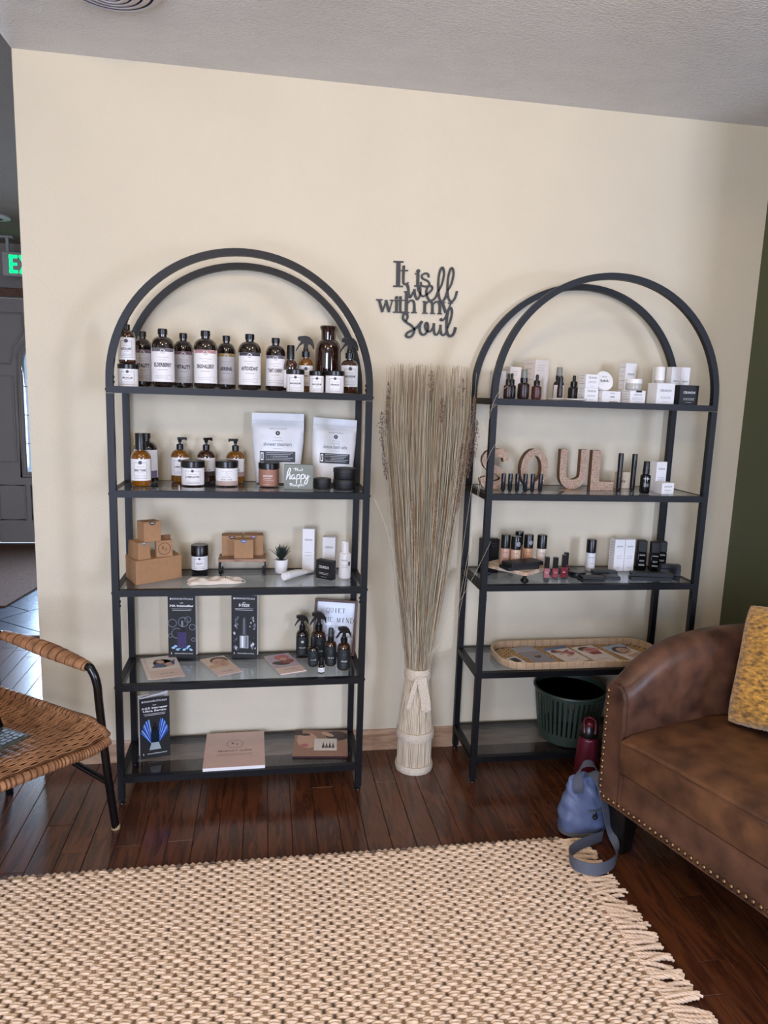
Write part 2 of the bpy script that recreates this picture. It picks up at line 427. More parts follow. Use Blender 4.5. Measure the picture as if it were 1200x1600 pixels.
# ---- entry door with raised mouldings, arched glass and wood casing
M_DOOR = mat('door_paint', '#958d87', 0.45, noise=0.03, scale=4)
door = struct('door_1', MB().box(D0+0.01, -2.262, RY1+0.02, RY1+0.065, 0.001, DZ-0.01).box(-1.848, D1-0.01, RY1+0.02, RY1+0.065, 0.001, DZ-0.01)
              .box(-2.262, -1.848, RY1+0.02, RY1+0.065, 0.001, 0.62).box(-2.262, -1.848, RY1+0.02, RY1+0.065, 1.72, DZ-0.01), M_DOOR)
def arch_loop(x0, x1, z0, z1, rise, n=10):
    c = (x0+x1)/2; r = (x1-x0)/2
    return [(x0, z0), (x1, z0), (x1, z1-rise)] + [(c+r*math.cos(PI*k/n), z1-rise+rise*math.sin(PI*k/n)) for k in range(1, n)] + [(x0, z1-rise)]
def moulding(pts, r, name='moulding'):
    obj(name, MB().tube([(a, RY1+0.018, b) for a, b in pts], r, 8, closed=True), M_DOOR, door)
gl = arch_loop(-2.262, -1.848, 0.62, 1.72, 0.18)
sp = MB()      # spandrels between the square opening and the arched glass
for side in (0, 1):
    x = -1.848 if side == 0 else -2.262
    arc = [q for q in gl[2:] if (q[0] >= -2.056 if side == 0 else q[0] <= -2.054)]
    sp.prism([(x, 1.72)] + (arc if side == 0 else arc), RY1+0.022, RY1+0.062, f=lambda a, b, c: (a, c, b))
obj('spandrel', sp, M_DOOR, door, smooth=False)
moulding(arch_loop(-2.282, -1.828, 0.60, 1.742, 0.19), 0.014); moulding(arch_loop(-2.312, -1.798, 0.57, 1.772, 0.21), 0.009)
moulding([(-2.50, 0.70), (-2.345, 0.70), (-2.345, 1.42), (-2.50, 1.42)], 0.011)
moulding([(-2.50, 0.20), (-2.29, 0.20), (-2.29, 0.50), (-2.50, 0.50)], 0.011)
moulding([(-2.24, 0.20), (-1.87, 0.20), (-1.87, 0.50), (-2.24, 0.50)], 0.011)
moulding([(-2.50, 1.52), (-2.36, 1.52), (-2.33, 1.66), (-2.25, 1.78), (-2.25, 1.93), (-2.50, 1.93)], 0.011)
obj('glass_pane', MB().prism(gl, RY1+0.038, RY1+0.042, f=lambda a, b, c: (a, c, b)), sheet_glass('door_glass', '#dfe9f2'), door, smooth=False)
M_LEAD = mat('lead_came', '#6d6f70', 0.5)
for z in (0.86, 1.10, 1.34): obj('glazing_bar', MB().box(-2.262, -1.848, RY1+0.034, RY1+0.038, z-.004, z+.004), M_LEAD, door)
cs = MB(); t = 0.07
cs.box(D0-t, D1+t, RY1-0.018, RY1, DZ, DZ+t).box(D0-t, D0, RY1-0.018, RY1, 0, DZ).box(D1, D1+t, RY1-0.018, RY1, 0, DZ)
struct('trim_2', cs, wood('casing_wood', '#4e3323', '#6f4c35', stretch=(3, 3, 3)), bevel=0.004)
struct('window_3', MB().box(-1.56, -1.53, RY1-0.015, RY1+0.02, 0.2, 2.0).box(-1.19, -1.16, RY1-0.015, RY1+0.02, 0.2, 2.0)
       .box(-1.56, -1.16, RY1-0.015, RY1+0.02, 0.18, 0.22).box(-1.56, -1.16, RY1-0.015, RY1+0.02, 1.98, 2.02), M_DOOR)  # frame of the unseen side light added for the floor reflection
# brown doormat
tag(obj('doormat', MB().prism([(-2.6, 2.02), (-1.83, 1.98), (-1.70, 2.9), (-1.75, 3.78), (-2.6, 3.78)], 0.0, 0.012),
        mat('coir_mat', '#5a3f2b', 0.9, noise=0.35, scale=40, stretch=(3, 1, 1), bump=0.5, bscale=120)), 'brown coir doormat lying on slate tiles before the entry door', 'doormat')
# exit sign hanging from the hall ceiling
ex = thing('exit_sign', 'white exit sign with glowing green letters hanging before the entry door', 'sign', (-2.04, 3.60, 2.185))
obj('housing', MB().box(-0.23, 0.23, -0.02, 0.02, 0, 0.18), mat('sign_white', '#a9aba8', 0.5), ex, bevel=0.005)
e = P2(); G = mat('sign_green', '#07e07a', 0.4, noise=0, emit='#08f08a', emit_s=1.6)
def seg(x0, x1, z0, z1): e.rect(x0, x1, z0, z1, G)
seg(-.178, -.152, .022, .158); seg(-.178, -.116, .134, .158); seg(-.178, -.120, .080, .100); seg(-.178, -.116, .022, .046)
e.stroke([(-.098, .158), (-.03, .022)], .026, G, 1); e.stroke([(-.03, .158), (-.098, .022)], .026, G, 1, lift=1)
seg(-.004, .022, .022, .158); seg(.044, .118, .134, .158); seg(.068, .094, .022, .158)
e.build(on_front(-0.02), 'lettering', ex)
obj('bracket', MB().box(-0.20, -0.18, -0.008, 0.008, 0.18, HH-2.185), mat('sign_white'), ex)
obj('canopy', MB().box(-0.24, -0.14, -0.03, 0.03, HH-2.185-0.012, HH-2.185), mat('sign_white'), ex)
# round ceiling fixtures
def rings(name, label, x, y, z, r, n, m):
    t = thing(name, label, 'ceiling vent', (x, y, z))
    obj('backplate', MB().lathe([(0.001, -0.004), (r, -0.004), (r, 0.0)], 40), mat('vent_dark', '#8d8783', 0.6), t)
    for k in range(n):
        q = r*(1-k/n)
        obj('louvre_ring', MB().lathe([(q, -0.002), (q*0.985, -0.012-0.006*k), (q-r/n*0.75, -0.020-0.006*k), (q-r/n*0.80, -0.017-0.006*k), (q*0.97, -0.008-0.006*k), (q, -0.002)], 48), m, t)
rings('ceiling_vent', 'round louvred air vent on the textured ceiling above the wide wall', -0.655, -0.470, HC, 0.135, 5, mat('vent_white', '#c9c2c2', 0.45))
rings('hall_ceiling_vent', 'small round fixture on the hall ceiling near the exit sign', -2.10, 2.87, HH, 0.13, 2, mat('vent_white'))

# ---- ceiling lamps (above the picture): two give the warm room light, the third is added for the rug
def ceiling_lamp(label, x, y, power, color='#ffe2b8', r=0.075):
    t = thing('ceiling_lamp', label, 'lamp', (x, y, HC))
    obj('base', MB().lathe([(0.07, 0.0), (0.07, -0.02), (0.055, -0.028), (0.001, -0.028)], 32), BRASS, t)
    obj('stem', MB().tube([(0, 0, -0.02), (0, 0, -0.07)], 0.012, 10), BRASS, t)
    g = mat('lamp_glass_%d' % round(power), '#fff3dd', 0.4, noise=0, emit=color, emit_s=power/(PI*4*PI*r*r))
    obj('globe', MB().lathe([(r*math.sin(PI*k/16) if 0 < k < 16 else 0.0005, -0.065-r+r*math.cos(PI*k/16)) for k in range(17)], 28), g, t)
LAMPS = ((0.45, -1.35, 11.0), (-0.95, -1.45, 8.0), (-0.35, -2.45, 25.0))  # the last lamp is added, to brighten the rug
ceiling_lamp('glowing globe ceiling lamp between the rug and the shelves', *LAMPS[0])
ceiling_lamp('glowing globe ceiling lamp over the rug beside the wicker chair', *LAMPS[1])
ceiling_lamp('glowing globe ceiling lamp over the far end of the rug', *LAMPS[2])

# ================================================================ the two arched shelves
SW, SD, SB, SH = 0.8168, 0.2763, 0.021, 1.80
LEV = (1.3777, 1.0571, 0.7380, 0.4191, 0.0985)
hh = SW/2
def rect_sweep(path, w, d):                    # square tube in the xz plane, depth along y
    mb = MB(); n = len(path); vs = []; fs = []
    for i in range(n):
        a = Vector(path[max(0, i-1)]); b = Vector(path[min(n-1, i+1)]); t = (b-a).normalized(); nx = Vector((-t.z, 0, t.x))
        p = Vector(path[i])
        for sx, sy in ((-1, -1), (1, -1), (1, 1), (-1, 1)): vs.append(p+nx*sx*w/2+Vector((0, sy*d/2, 0)))
    for i in range(n-1):
        for k in range(4): fs.append((i*4+k, i*4+(k+1) % 4, i*4+4+(k+1) % 4, i*4+4+k))
    fs += [(3, 2, 1, 0), tuple(range(n*4-4, n*4))]
    return mb.add(vs, fs)
_zc = SH-hh
_arch = [(-(hh-SB/2), 0, LEV[0]-SB)] + [((hh-SB/2)*-math.cos(PI*k/48), 0, _zc+(hh-SB/2)*math.sin(PI*k/48)) for k in range(49)] + [(hh-SB/2, 0, LEV[0]-SB)]
m_arch = rect_sweep(_arch, SB, SB).mesh('arch', BLACK, ang=30)
m_leg = MB().box(-SB/2, SB/2, -SB/2, SB/2, 0.014, LEV[0]-SB-0.001).mesh('leg', BLACK, smooth=False)
m_foot = MB().lathe([(0.004, 0.02), (0.004, 0.006), (0.009, 0.005), (0.010, 0.0), (0.001, 0.0)][::-1], 12).mesh('foot', BLACKPL)
m_rail = MB().box(-(hh-SB), hh-SB, -SB/2, SB/2, -SB, 0).mesh('rail', BLACK, smooth=False)
m_side = MB().box(-SB/2, SB/2, SB/2, SD-SB/2, -SB, 0).mesh('side_rail', BLACK, smooth=False)
m_glass = MB().box(-(hh-SB)-0.001, hh-SB+0.001, -SD+SB-0.001, -SB+0.001, -0.0055, -0.0001).mesh('glass_panel', GLASS, smooth=False)
m_bolt = MB().lathe([(0.0001, 0), (0.0045, 0.0), (0.0045, 0.003), (0.002, 0.0042), (0.0001, 0.0042)], 10, M=Matrix.Rotation(PI/2, 4, 'Y')).mesh('bolt', BLACKPL)
def make_shelf(label, x, y, rz):
    t = thing('arched_shelf', label, 'shelf', (x, y, 0), rz, 'arched metal shelves against the wide wall')
    for yy in (-SD+SB/2, -SB/2):
        obj('arch', m_arch, None, t, loc=(0, yy, 0))
        for sx in (-1, 1):
            l = obj('leg', m_leg, None, t, loc=(sx*(hh-SB/2), yy, 0))
            obj('foot', m_foot, None, l, loc=(0, 0, 0))
            for z in (LEV[0]+.012, LEV[0]+.027, LEV[2]-SB-.018, LEV[2]-SB-.032):
                obj('bolt', m_bolt, None, t, loc=(sx*(hh-SB), yy, z), rot=(0, 0, PI if sx > 0 else 0))
        for z in LEV:
            obj('rail', m_rail, None, t, loc=(0, yy, z))
    for z in LEV:
        for sx in (-1, 1):
            obj('side_rail', m_side, None, t, loc=(sx*(hh-SB/2), -SD, z))
            obj('bolt', m_bolt, None, t, loc=(sx*hh, -SD+SB/2, z-SB/2), rot=(0, 0, 0 if sx > 0 else PI))
        obj('glass_panel', m_glass, None, t, loc=(0, 0, z), label='clear grey glass panel')
    return t
make_shelf('black arched shelf with amber bottles, white pouches and kraft boxes, beside the wicker chair', -0.3204, -0.0182, 0.0048)
make_shelf('black arched shelf with letters and make-up bottles, beside the leather sofa', 0.8994, -0.0145, -0.0095)

# ================================================================ wall lettering
def sign_xy(a, b): return 0.08497+a*0.0003305+b*0.0000132, 1.87758+a*0.0000174-b*0.0003128
M_SIGN = mat('sign_black', '#2b2c2e', 0.5, noise=0.05)
STROKES = [  # points in the sign's own grid, width
 ([(315,137),(422,140)],16),([(368,140),(362,400)],42),([(310,402),(415,405)],16),
 ([(425,178),(420,350),(440,380),(476,360)],[28,15]),([(395,232),(472,232)],13),
 ([(580,262),(575,395)],30),([(545,265),(590,268)],12),([(540,398),(612,401)],14),
 ([(698,305),(690,270),(655,262),(622,285),(632,318),(682,342),(706,375),(685,402),(640,402),(615,388),(611,355)],19),
 ([(455,375),(472,420),(478,490),(492,525),(515,490),(540,435)],[30,16]),
 ([(540,435),(548,500),(572,545),(600,500),(606,430),(590,400),(578,420),(595,470),(630,512),(665,500)],[24,17]),
 ([(665,500),(720,455),(738,418),(715,395),(686,412),(670,465),(688,532),(722,560),(770,530),(800,460)],22),
 ([(800,460),(842,380),(866,270),(855,202),(830,212),(808,300),(803,430),(818,540),(846,568),(880,530),(905,450)],[20,24]),
 ([(905,450),(946,380),(972,270),(960,206),(935,216),(911,320),(905,450),(922,545),(956,570),(990,530),(1012,455)],[20,22]),
 ([(122,550),(192,550)],12),([(155,552),(190,685)],27),([(190,685),(230,560)],14),([(228,552),(262,685)],27),([(262,685),(298,560)],12),([(270,555),(330,555)],10),
 ([(345,562),(342,685)],28),([(305,686),(380,688)],12),([(388,512),(385,665),(405,690),(440,680)],[28,15]),([(325,556),(432,556)],10),
 ([(455,460),(450,690)],32),([(428,462),(462,462)],11),([(460,595),(490,562),(525,562),(538,602),(538,690)],[14,28]),([(430,692),(482,692)],12),([(503,692),(566,692)],12),
 ([(655,568),(652,697)],28),([(630,570),(665,570)],10),([(660,605),(690,572),(722,572),(738,602),(738,700)],[14,28]),([(745,605),(775,574),(805,576),(820,612),(820,705)],[14,28]),
 ([(625,698),(686,700)],12),([(712,701),(766,703)],12),([(795,705),(846,708)],12),
 ([(848,582),(888,695)],28),([(942,590),(892,720),(870,765),(845,785),(830,775)],[12,16]),([(828,580),(882,582)],10),([(912,586),(966,589)],10),
 ([(440,790),(462,752),(462,716),(440,700),(416,722),(416,762),(452,800),(510,840),(538,890),(510,950),(470,965),(446,945),(462,915),(510,890),(570,850),(622,788)],[20,26]),
 ([(625,788),(602,830),(598,890),(622,935),(660,930),(688,880),(688,822),(670,805),(656,840),(672,890),(710,905),(745,860),(755,815)],[26,18]),
 ([(755,812),(755,880),(768,935),(800,930),(828,860),(830,828)],[24,18]),([(830,828),(830,880),(845,940),(880,935),(905,870)],[24,18]),
 ([(905,870),(940,780),(957,690),(945,642),(918,660),(900,760),(898,880),(917,945),(950,955),(980,920),(998,858)],[20,28]),
]
sg = MB(); kk = 0
def solid_stroke(mb, pts, w, y0, y1, xy, n=5):
    P = catmull([Vector((a, b, 0)) for a, b in pts], n if len(pts) > 2 else 2); N = len(P); L = []; Rr = []
    for i in range(N):
        t = P[min(i+1, N-1)]-P[max(0, i-1)]; t = t.normalized()
        ww = (w if not isinstance(w, list) else w[0]+(w[1]-w[0])*i/(N-1))/2
        L.append((P[i].x-t.y*ww, P[i].y+t.x*ww)); Rr.append((P[i].x+t.y*ww, P[i].y-t.x*ww))
    vs = []; fs = []
    for i in range(N):
        for q in (L[i], Rr[i]):
            X, Z = xy(*q); vs += [(X, y0, Z), (X, y1, Z)]
    for i in range(N-1):
        a = 4*i; b = a+4
        fs += [(a, b, b+2, a+2), (a+1, a+3, b+3, b+1), (a, a+1, b+1, b), (a+2, b+2, b+3, a+3)]
    fs += [(0, 2, 3, 1), (4*N-4, 4*N-3, 4*N-1, 4*N-2)]
    mb.add(vs, fs)
for pts, w in STROKES:
    kk += 1; solid_stroke(sg, pts, w, -0.007-0.00004*kk, 0.0004, sign_xy)
for a, b, r in ((582, 238, 19), (345, 528, 17), (836, 770, 15)):
    X, Z = sign_xy(a, b); n = 14
    sg.prism([(X+r*0.00034*math.cos(2*PI*k/n), Z+r*0.00034*math.sin(2*PI*k/n)) for k in range(n)], -0.0091, 0.0004, f=lambda p, q, c: (p, c, q))
tag(obj('wall_lettering', sg, M_SIGN, smooth=False), 'black cut-out wall lettering reading It is well with my Soul', 'wall sign')

# ================================================================ woven rug
rug = thing('woven_rug', 'cream jute rug with brown flecks and a tasselled end on the wood floor', 'rug', (0, 0, 0))
RGX0, RGX1, RGY0, RGY1 = -1.45, 0.690, -1.85, -0.648
def yarn(name, c, v):
    return mat(name, c, 0.9, noise=v, scale=90, bump=0.6, bscale=420, bdist=0.0015, sheen=0.2)
YCR = yarn('jute_cream', '#efd3b5', 0.12); YT = yarn('jute_tan', '#a68a6d', 0.15); YD = yarn('jute_dark', '#5a4a3c', 0.2); YM = yarn('jute_mid', '#7f6751', 0.2)
obj('backing', MB().box(RGX0, RGX1, RGY0, RGY1, 0.0, 0.0062), YT, rug, smooth=False)
rr = random.Random(11)
CP, RP = 0.0190, 0.0150
nc, nr = int((RGX1-RGX0)/CP), int((RGY1-RGY0)/RP)
weft = MB()
def bump_patch(mb, cx, cy, hx, hy, z0, h, m, tw, nu=5, nv=3):
    vs = []
    for j in range(nv+1):
        for i in range(nu+1):
            u = i/nu*2-1; v = j/nv*2-1
            prof = math.sqrt(max(0, 1-0.80*u*u))*math.sqrt(max(0, 1-0.86*v*v))
            z = z0 if (i in (0, nu) or j in (0, nv)) else z0+h*prof*(1+rr.uniform(-.16, .16))
            taper = 1-0.22*u*u
            vs.append((cx+hx*u+tw*v*hy, cy+hy*v*taper+rr.uniform(-.0006, .0006)-tw*u*hx*0.30, z))
    fs = [(j*(nu+1)+i, j*(nu+1)+i+1, (j+1)*(nu+1)+i+1, (j+1)*(nu+1)+i) for j in range(nv) for i in range(nu)]
    mb.add(vs, fs, m)
colm = [rr.choice((YT, YM, YD, YT, YM, YD, YM)) for _ in range(nc+1)]
for j in range(nr):
    wob = rr.uniform(-.002, .002)
    for i in range(nc):
        cx = RGX0+(i+0.5)*CP+wob; cy = RGY0+(j+0.5)*RP+0.0025*math.sin(i*0.21)+rr.uniform(-.0008, .0008)
        if cx+0.016 > RGX1 or cx-0.016 < RGX0: continue
        if (i+j) % 2 == 0:
            for o_ in (-0.0036, 0.0036):       # two strands to each stitch
                bump_patch(weft, cx, cy+o_, 0.0164, 0.0050, 0.004, 0.0072+rr.uniform(-.001, .0012), YCR, rr.uniform(0.25, 0.5), 5, 3)
        else:
            bump_patch(weft, cx+rr.uniform(-.001, .001), cy, 0.0040, 0.0100, 0.004, 0.0055, colm[i], 0.0, 3, 3)
obj('weave', weft, None, rug, kind='stuff', ang=80)
edge = MB()
for i in range(nc):
    cx = RGX0+(i+0.5)*CP
    edge.tube([(cx-CP*.45, RGY1+0.001, 0.006), (cx, RGY1+0.005, 0.007), (cx+CP*.45, RGY1+0.001, 0.006)], [0.003, 0.0055, 0.003], 6, m=(YD if i % 5 == 0 else YT))
obj('edge_binding', edge, None, rug)
tas = []
for k in range(9):
    mb = MB(); L = 0.070+0.02*rr.random(); bend = rr.uniform(-.035, .02)
    for s in range(3):
        ph = 2*PI*s/3; n = 22; path = []
        for q in range(n+1):
            u = q/n; fray = 1+max(0, u-0.8)*6
            path.append((L*u, bend*u*u+0.0034*fray*math.cos(ph+u*16), 0.0055+0.0034*math.sin(ph+u*16)*(1 if u < .85 else .6)))
        mb.tube(path, 0.0034, 5, m=YCR)
    tas.append(mb.mesh('tassel', None))
y = RGY0+0.3
while y < RGY1-0.004:
    obj('tassel', rr.choice(tas), None, rug, loc=(RGX1-0.014, y, 0.001), rot=(0, rr.uniform(-.06, 0.0), rr.uniform(-.5, .3)))
    y += rr.uniform(0.007, 0.013)

# ================================================================ dried grass bundle
rg = random.Random(5)
GX, GY = 0.307, -0.150
grass = thing('dried_grass_bundle', 'tall bundle of dried grass bound with braided bands, standing between the two shelves', 'dried grass', (GX, GY, 0))
M_STALK = mat('dry_stalk', '#b3a184', 0.8, noise=0.2, scale=8, stretch=(40, 40, 1), second='#cfc2aa')
M_STALK2 = mat('dry_stalk_green', '#a29a80', 0.8, noise=0.3, scale=8, stretch=(40, 40, 1))
M_STALK3 = mat('dry_stalk_gold', '#a87e42', 0.8, noise=0.3, scale=8, stretch=(40, 40, 1))
M_STALK4 = mat('dry_stalk_brown', '#84694f', 0.85, noise=0.3, scale=8, stretch=(40, 40, 1))
M_STRAW = mat('pale_straw', '#b8a78c', 0.75, noise=0.2, scale=6, stretch=(40, 40, 1), second='#cdbfa8')
M_BRAID = mat('braid', '#c3b39d', 0.85, noise=0.14, scale=260, bump=0.8, bscale=260, second='#d8cab6')
M_SEED = mat('seed_head', '#6f5a4c', 0.9, noise=0.35, scale=200)
def base_r(z): return 0.064 if z < 0.17 else 0.064-(z-0.17)/0.21*0.022
base = MB()
for k in range(64):            # the bound foot: a ring of thick straws
    a = 2*PI*k/64; rz = 0.9+0.06*rg.random()
    pts = [(base_r(z)*rz*math.cos(a+0.02*math.sin(9*z+k)), base_r(z)*rz*math.sin(a+0.02*math.sin(9*z+k)), z) for z in (0.002, 0.06, 0.12, 0.18, 0.25, 0.32, 0.39)]
    base.tube(pts, [0.0036]*4+[0.0033, 0.003, 0.0026], 5)
base.lathe([(0.055, 0.002), (0.055, 0.17), (0.034, 0.40)], 20)
obj('straw_foot', base, M_STRAW, grass, kind='stuff')
def band(z0, z1):
    n = 6; pr = [(base_r(z0)+0.003, z0)]
    for k in range(n+1):
        z = z0+(z1-z0)*k/n; pr.append((base_r(z)+0.0045+0.0025*math.sin(PI*k/n), z))
    pr += [(base_r(z1)+0.001, z1), (base_r(z1)-0.006, z1-0.001)]
    obj('braided_band', MB().lathe(pr, 36), M_BRAID, grass)
band(0.0, 0.028); band(0.125, 0.158); band(0.358, 0.395)
def ribbon(pts, w):
    mb = MB(); P = catmull(pts, 6); N = len(P); vs = []; fs = []
    for i, q in enumerate(P):
        ww = w*(1 if i < N-2 else 0.45)
        for d in (0, -0.002): vs += [(q.x-ww, q.y+d, q.z+0.1*ww), (q.x+ww, q.y+d, q.z)]
    for i in range(N-1):
        a = 4*i; b = a+4; fs += [(a+2, a+3, b+3, b+2), (a, b, b+1, a+1), (a, a+2, b+2, b), (a+1, b+1, b+3, a+3)]
    fs += [(0, 1, 3, 2), (4*N-4, 4*N-2, 4*N-1, 4*N-3)]
    obj('ribbon_end', mb.add(vs, fs), M_BRAID, grass)
ribbon([(0.004, -0.050, 0.375), (0.012, -0.056, 0.33), (0.022, -0.060, 0.275), (0.024, -0.062, 0.245)], 0.018)
ribbon([(-0.010, -0.050, 0.37), (-0.022, -0.052, 0.335), (-0.034, -0.056, 0.29), (-0.042, -0.055, 0.255)], 0.009)
def spread(u):                 # half width of the sheaf along its height, 0..1
    return 0.036+(0.157-0.036)*min(1, (u**0.92)*1.22)
stk = MB(); tops = []
for k in range(1150):
    a = rg.random()*2*PI; q = math.sqrt(rg.random())
    ux, uy = q*math.cos(a), q*math.sin(a)
    top = 1.485-0.20*(rg.random()**1.7) if rg.random() < 0.80 else rg.uniform(0.85, 1.40)
    lean = rg.uniform(0.92, 1.05); wob = rg.uniform(-.012, .012); ph = rg.random()*6
    pts = []
    for i in range(8):
        z = 0.34+(top-0.34)*i/7; u = (z-0.38)/1.10
        s = spread(max(0, u))*lean
        pts.append((ux*s+wob*math.sin(ph+3*u), uy*min(s, 0.118)*0.92+wob*0.5*math.cos(ph+3*u), z))
    m = rg.choices((M_STALK, M_STALK2, M_STALK3, M_STALK4), (6, 2.5, 0.35, 1.3))[0]
    r0 = rg.uniform(0.0008, 0.0016)
    stk.tube(pts, [r0*(1-0.55*i/7) for i in range(8)], 3, m=m)
    tops.append((pts, ux))
for x1, z1, x0 in ((-0.145, 0.72, -0.035), (0.20, 0.90, 0.05), (-0.21, 1.05, -0.03), (0.215, 1.25, 0.06), (0.225, 1.42, 0.07), (0.19, 1.36, 0.05)):
    stk.tube(catmull([(x0*0.4, -0.045, 0.45), (x0*1.2+x1*0.15, -0.10, 0.62), (x1*0.75, -0.150, z1-0.12), (x1, -0.158, z1)], 6), 0.0005, 3, m=M_STALK)
obj('stalks', stk, None, grass, kind='stuff', ang=80)
seed = MB()
def grain(p, s, m):
    vs = [Vector(p)+Vector((rg.uniform(-s, s), rg.uniform(-s, s), rg.uniform(-s, s)*1.6)) for _ in range(4)]
    seed.add(vs, [(0, 1, 2), (0, 3, 1), (1, 3, 2), (0, 2, 3)], m)
heads = [(-0.155, 1.42, 0.16), (-0.02, 1.46, 0.10), (0.095, 1.44, 0.10), (0.02, 1.37, 0.08), (0.150, 1.38, 0.26), (0.135, 1.27, 0.26), (0.115, 1.22, 0.22),
         (0.14, 1.20, 0.22), (0.165, 1.30, 0.2), (-0.175, 1.32, 0.13), (-0.165, 1.20, 0.11), (-0.06, 1.05, 0.28), (-0.04, 0.92, 0.30), (-0.03, 0.80, 0.22), (0.02, 1.10, 0.22), (0.05, 1.06, 0.2), (0.11, 1.10, 0.2)]
for x, z, L in heads:
    fx = x/ (spread((z-0.38)/1.1)*1.02); m = rg.choice((M_SEED, M_STALK4, M_SEED)); yf = -0.105*max(0.35, 1-fx*fx)
    for k in range(int(L*1500)):
        zz = z-L*rg.random(); s = spread((zz-0.38)/1.1)
        w = 0.0055*math.sin(PI*min(1, (z-zz)/L*0.9+0.08))
        grain((fx*s+rg.gauss(0, w), yf*s/0.164-0.010+rg.gauss(0, w), zz), 0.0026, m)
obj('seed_heads', seed, None, grass, smooth=False, kind='stuff')

# ================================================================ leather sofa
SOFA = thing('leather_sofa', 'brown leather tub sofa with brass nailheads and black legs beside the shelf', 'sofa', (0.80, -0.70, 0), math.atan2(-0.946, 0.323))
M_LEA = mat('brown_leather', '#432a20', 0.42, noise=0.22, scale=13, second='#644331', bump=0.12, bscale=700, bdist=0.0008)
M_LEA2 = mat('brown_leather_seat', '#4a2e1d', 0.48, noise=0.22, scale=14, second='#6b472c', bump=0.12, bscale=700, bdist=0.0008)
SLN, SDP, SCR = 1.22, 0.70, 0.34       # outer length, depth, corner radius
def sofa_path():
    P = []
    x0, x1 = -0.035, SLN
    for t in (0, .02, .05, .09, .13, .18, .24, .30, SDP-SCR): P.append(((x0, t), (1, 0)))
    for k in range(1, 13):
        a = PI/2*k/12; P.append(((x0+SCR-SCR*math.cos(a), SDP-SCR+SCR*math.sin(a)), (math.cos(a), -math.sin(a))))
    for k in range(1, 5): P.append(((x0+SCR+(x1-x0-2*SCR)*k/5, SDP), (0, -1)))
    left = P[:]
    for (s, t), (nx, ny) in reversed(left[:21]): P.append(((x1+x0-s, t), (-nx, ny)))
    return P
ARM_T = ((0, .548), (.02, .556), (.05, .577), (.09, .606), (.13, .626), (.18, .643), (.24, .655), (.30, .662), (.45, .668), (.7, .690), (9, .690))
def arm_z(d):
    for (a, za), (b, zb) in zip(ARM_T, ARM_T[1:]):
        if d <= b: return za+(zb-za)*(d-a)/(b-a)
    return .69
path = sofa_path(); dist = [0]
for i in range(1, len(path)):
    a, b = path[i-1][0], path[i][0]; dist.append(dist[-1]+math.hypot(b[0]-a[0], b[1]-a[1]))
tot = dist[-1]
shell = MB(); rings_ = []
for i, ((s, t), (nx, ny)) in enumerate(path):
    d = min(dist[i], tot-dist[i]); zt = arm_z(d); th = 0.082+0.03*min(1, d/0.5)
    sec = [(0.0, 0.165), (-0.002, 0.3), (0.0, zt-0.022), (0.006, zt-0.007), (0.018, zt), (th*0.55, zt+0.002), (th-0.018, zt-0.010), (th-0.005, zt-0.026), (th, zt-0.05),
           (th+0.003, 0.42), (th, 0.28), (th, 0.165)]
    rings_.append([(s+nx*q, t+ny*q, z) for q, z in sec])
ns = len(rings_[0])
shell.add([p for r_ in rings_ for p in r_], [(i*ns+k, (i+1)*ns+k, (i+1)*ns+(k+1) % ns, i*ns+(k+1) % ns) for i in range(len(rings_)-1) for k in range(ns)]
          + [tuple(range(ns)), tuple(range(len(rings_)*ns-1, (len(rings_)-1)*ns-1, -1))])
obj('tub_shell', shell, M_LEA, SOFA, ang=50)
# rounded arm fronts with piping
def bez_tube(pts, r, name, m, parent, seg=6, n=5): obj(name, MB().tube(catmull(pts, n), r, seg), m, parent)
for sx in (0, 1):
    f = (lambda s: s) if sx == 0 else (lambda s: SLN-0.035-s)
    pan = [(-0.030, 0.170), (-0.032, 0.35), (-0.033, 0.525), (-0.026, 0.540), (-0.012, 0.544), (0.020, 0.541), (0.036, 0.530), (0.044, 0.505), (0.046, 0.42), (0.044, 0.29), (0.042, 0.170)]
    mb = MB(); mb.prism(pan, -0.012, 0.004, f=lambda a, b, c: (f(a), c, b))
    obj('arm_front', mb, M_LEA, SOFA, bevel=0.004)
    bez_tube([(f(a), -0.011, b) for a, b in ((0.020, .5425), (.036, .531), (.0445, .505), (.0465, .42), (.0445, .30), (.0425, .172))], 0.0022, 'arm_piping', M_LEA, SOFA)
    bez_tube([(f(0.016), -0.008, .545), (f(.030), 0.02, .546), (f(.036), 0.10, .596), (f(.038), 0.2, .634)], 0.0018, 'arm_piping', M_LEA, SOFA)
rail = MB()
def railf(u, v): return (0.046+u*(SLN-0.127), -0.010-0.012*math.sin(PI*u), 0.165+v*0.117)
rail.grid(railf, 14, 4)
rail.box(0.046, SLN-0.081, -0.006, 0.05, 0.165, 0.281)
obj('front_rail', rail, M_LEA, SOFA)
obj('rail_seam', MB().tube([(0.060, -0.012, 0.168), (0.060, -0.0125, 0.23), (0.058, -0.012, 0.281)], 0.0022, 6), M_LEA, SOFA)
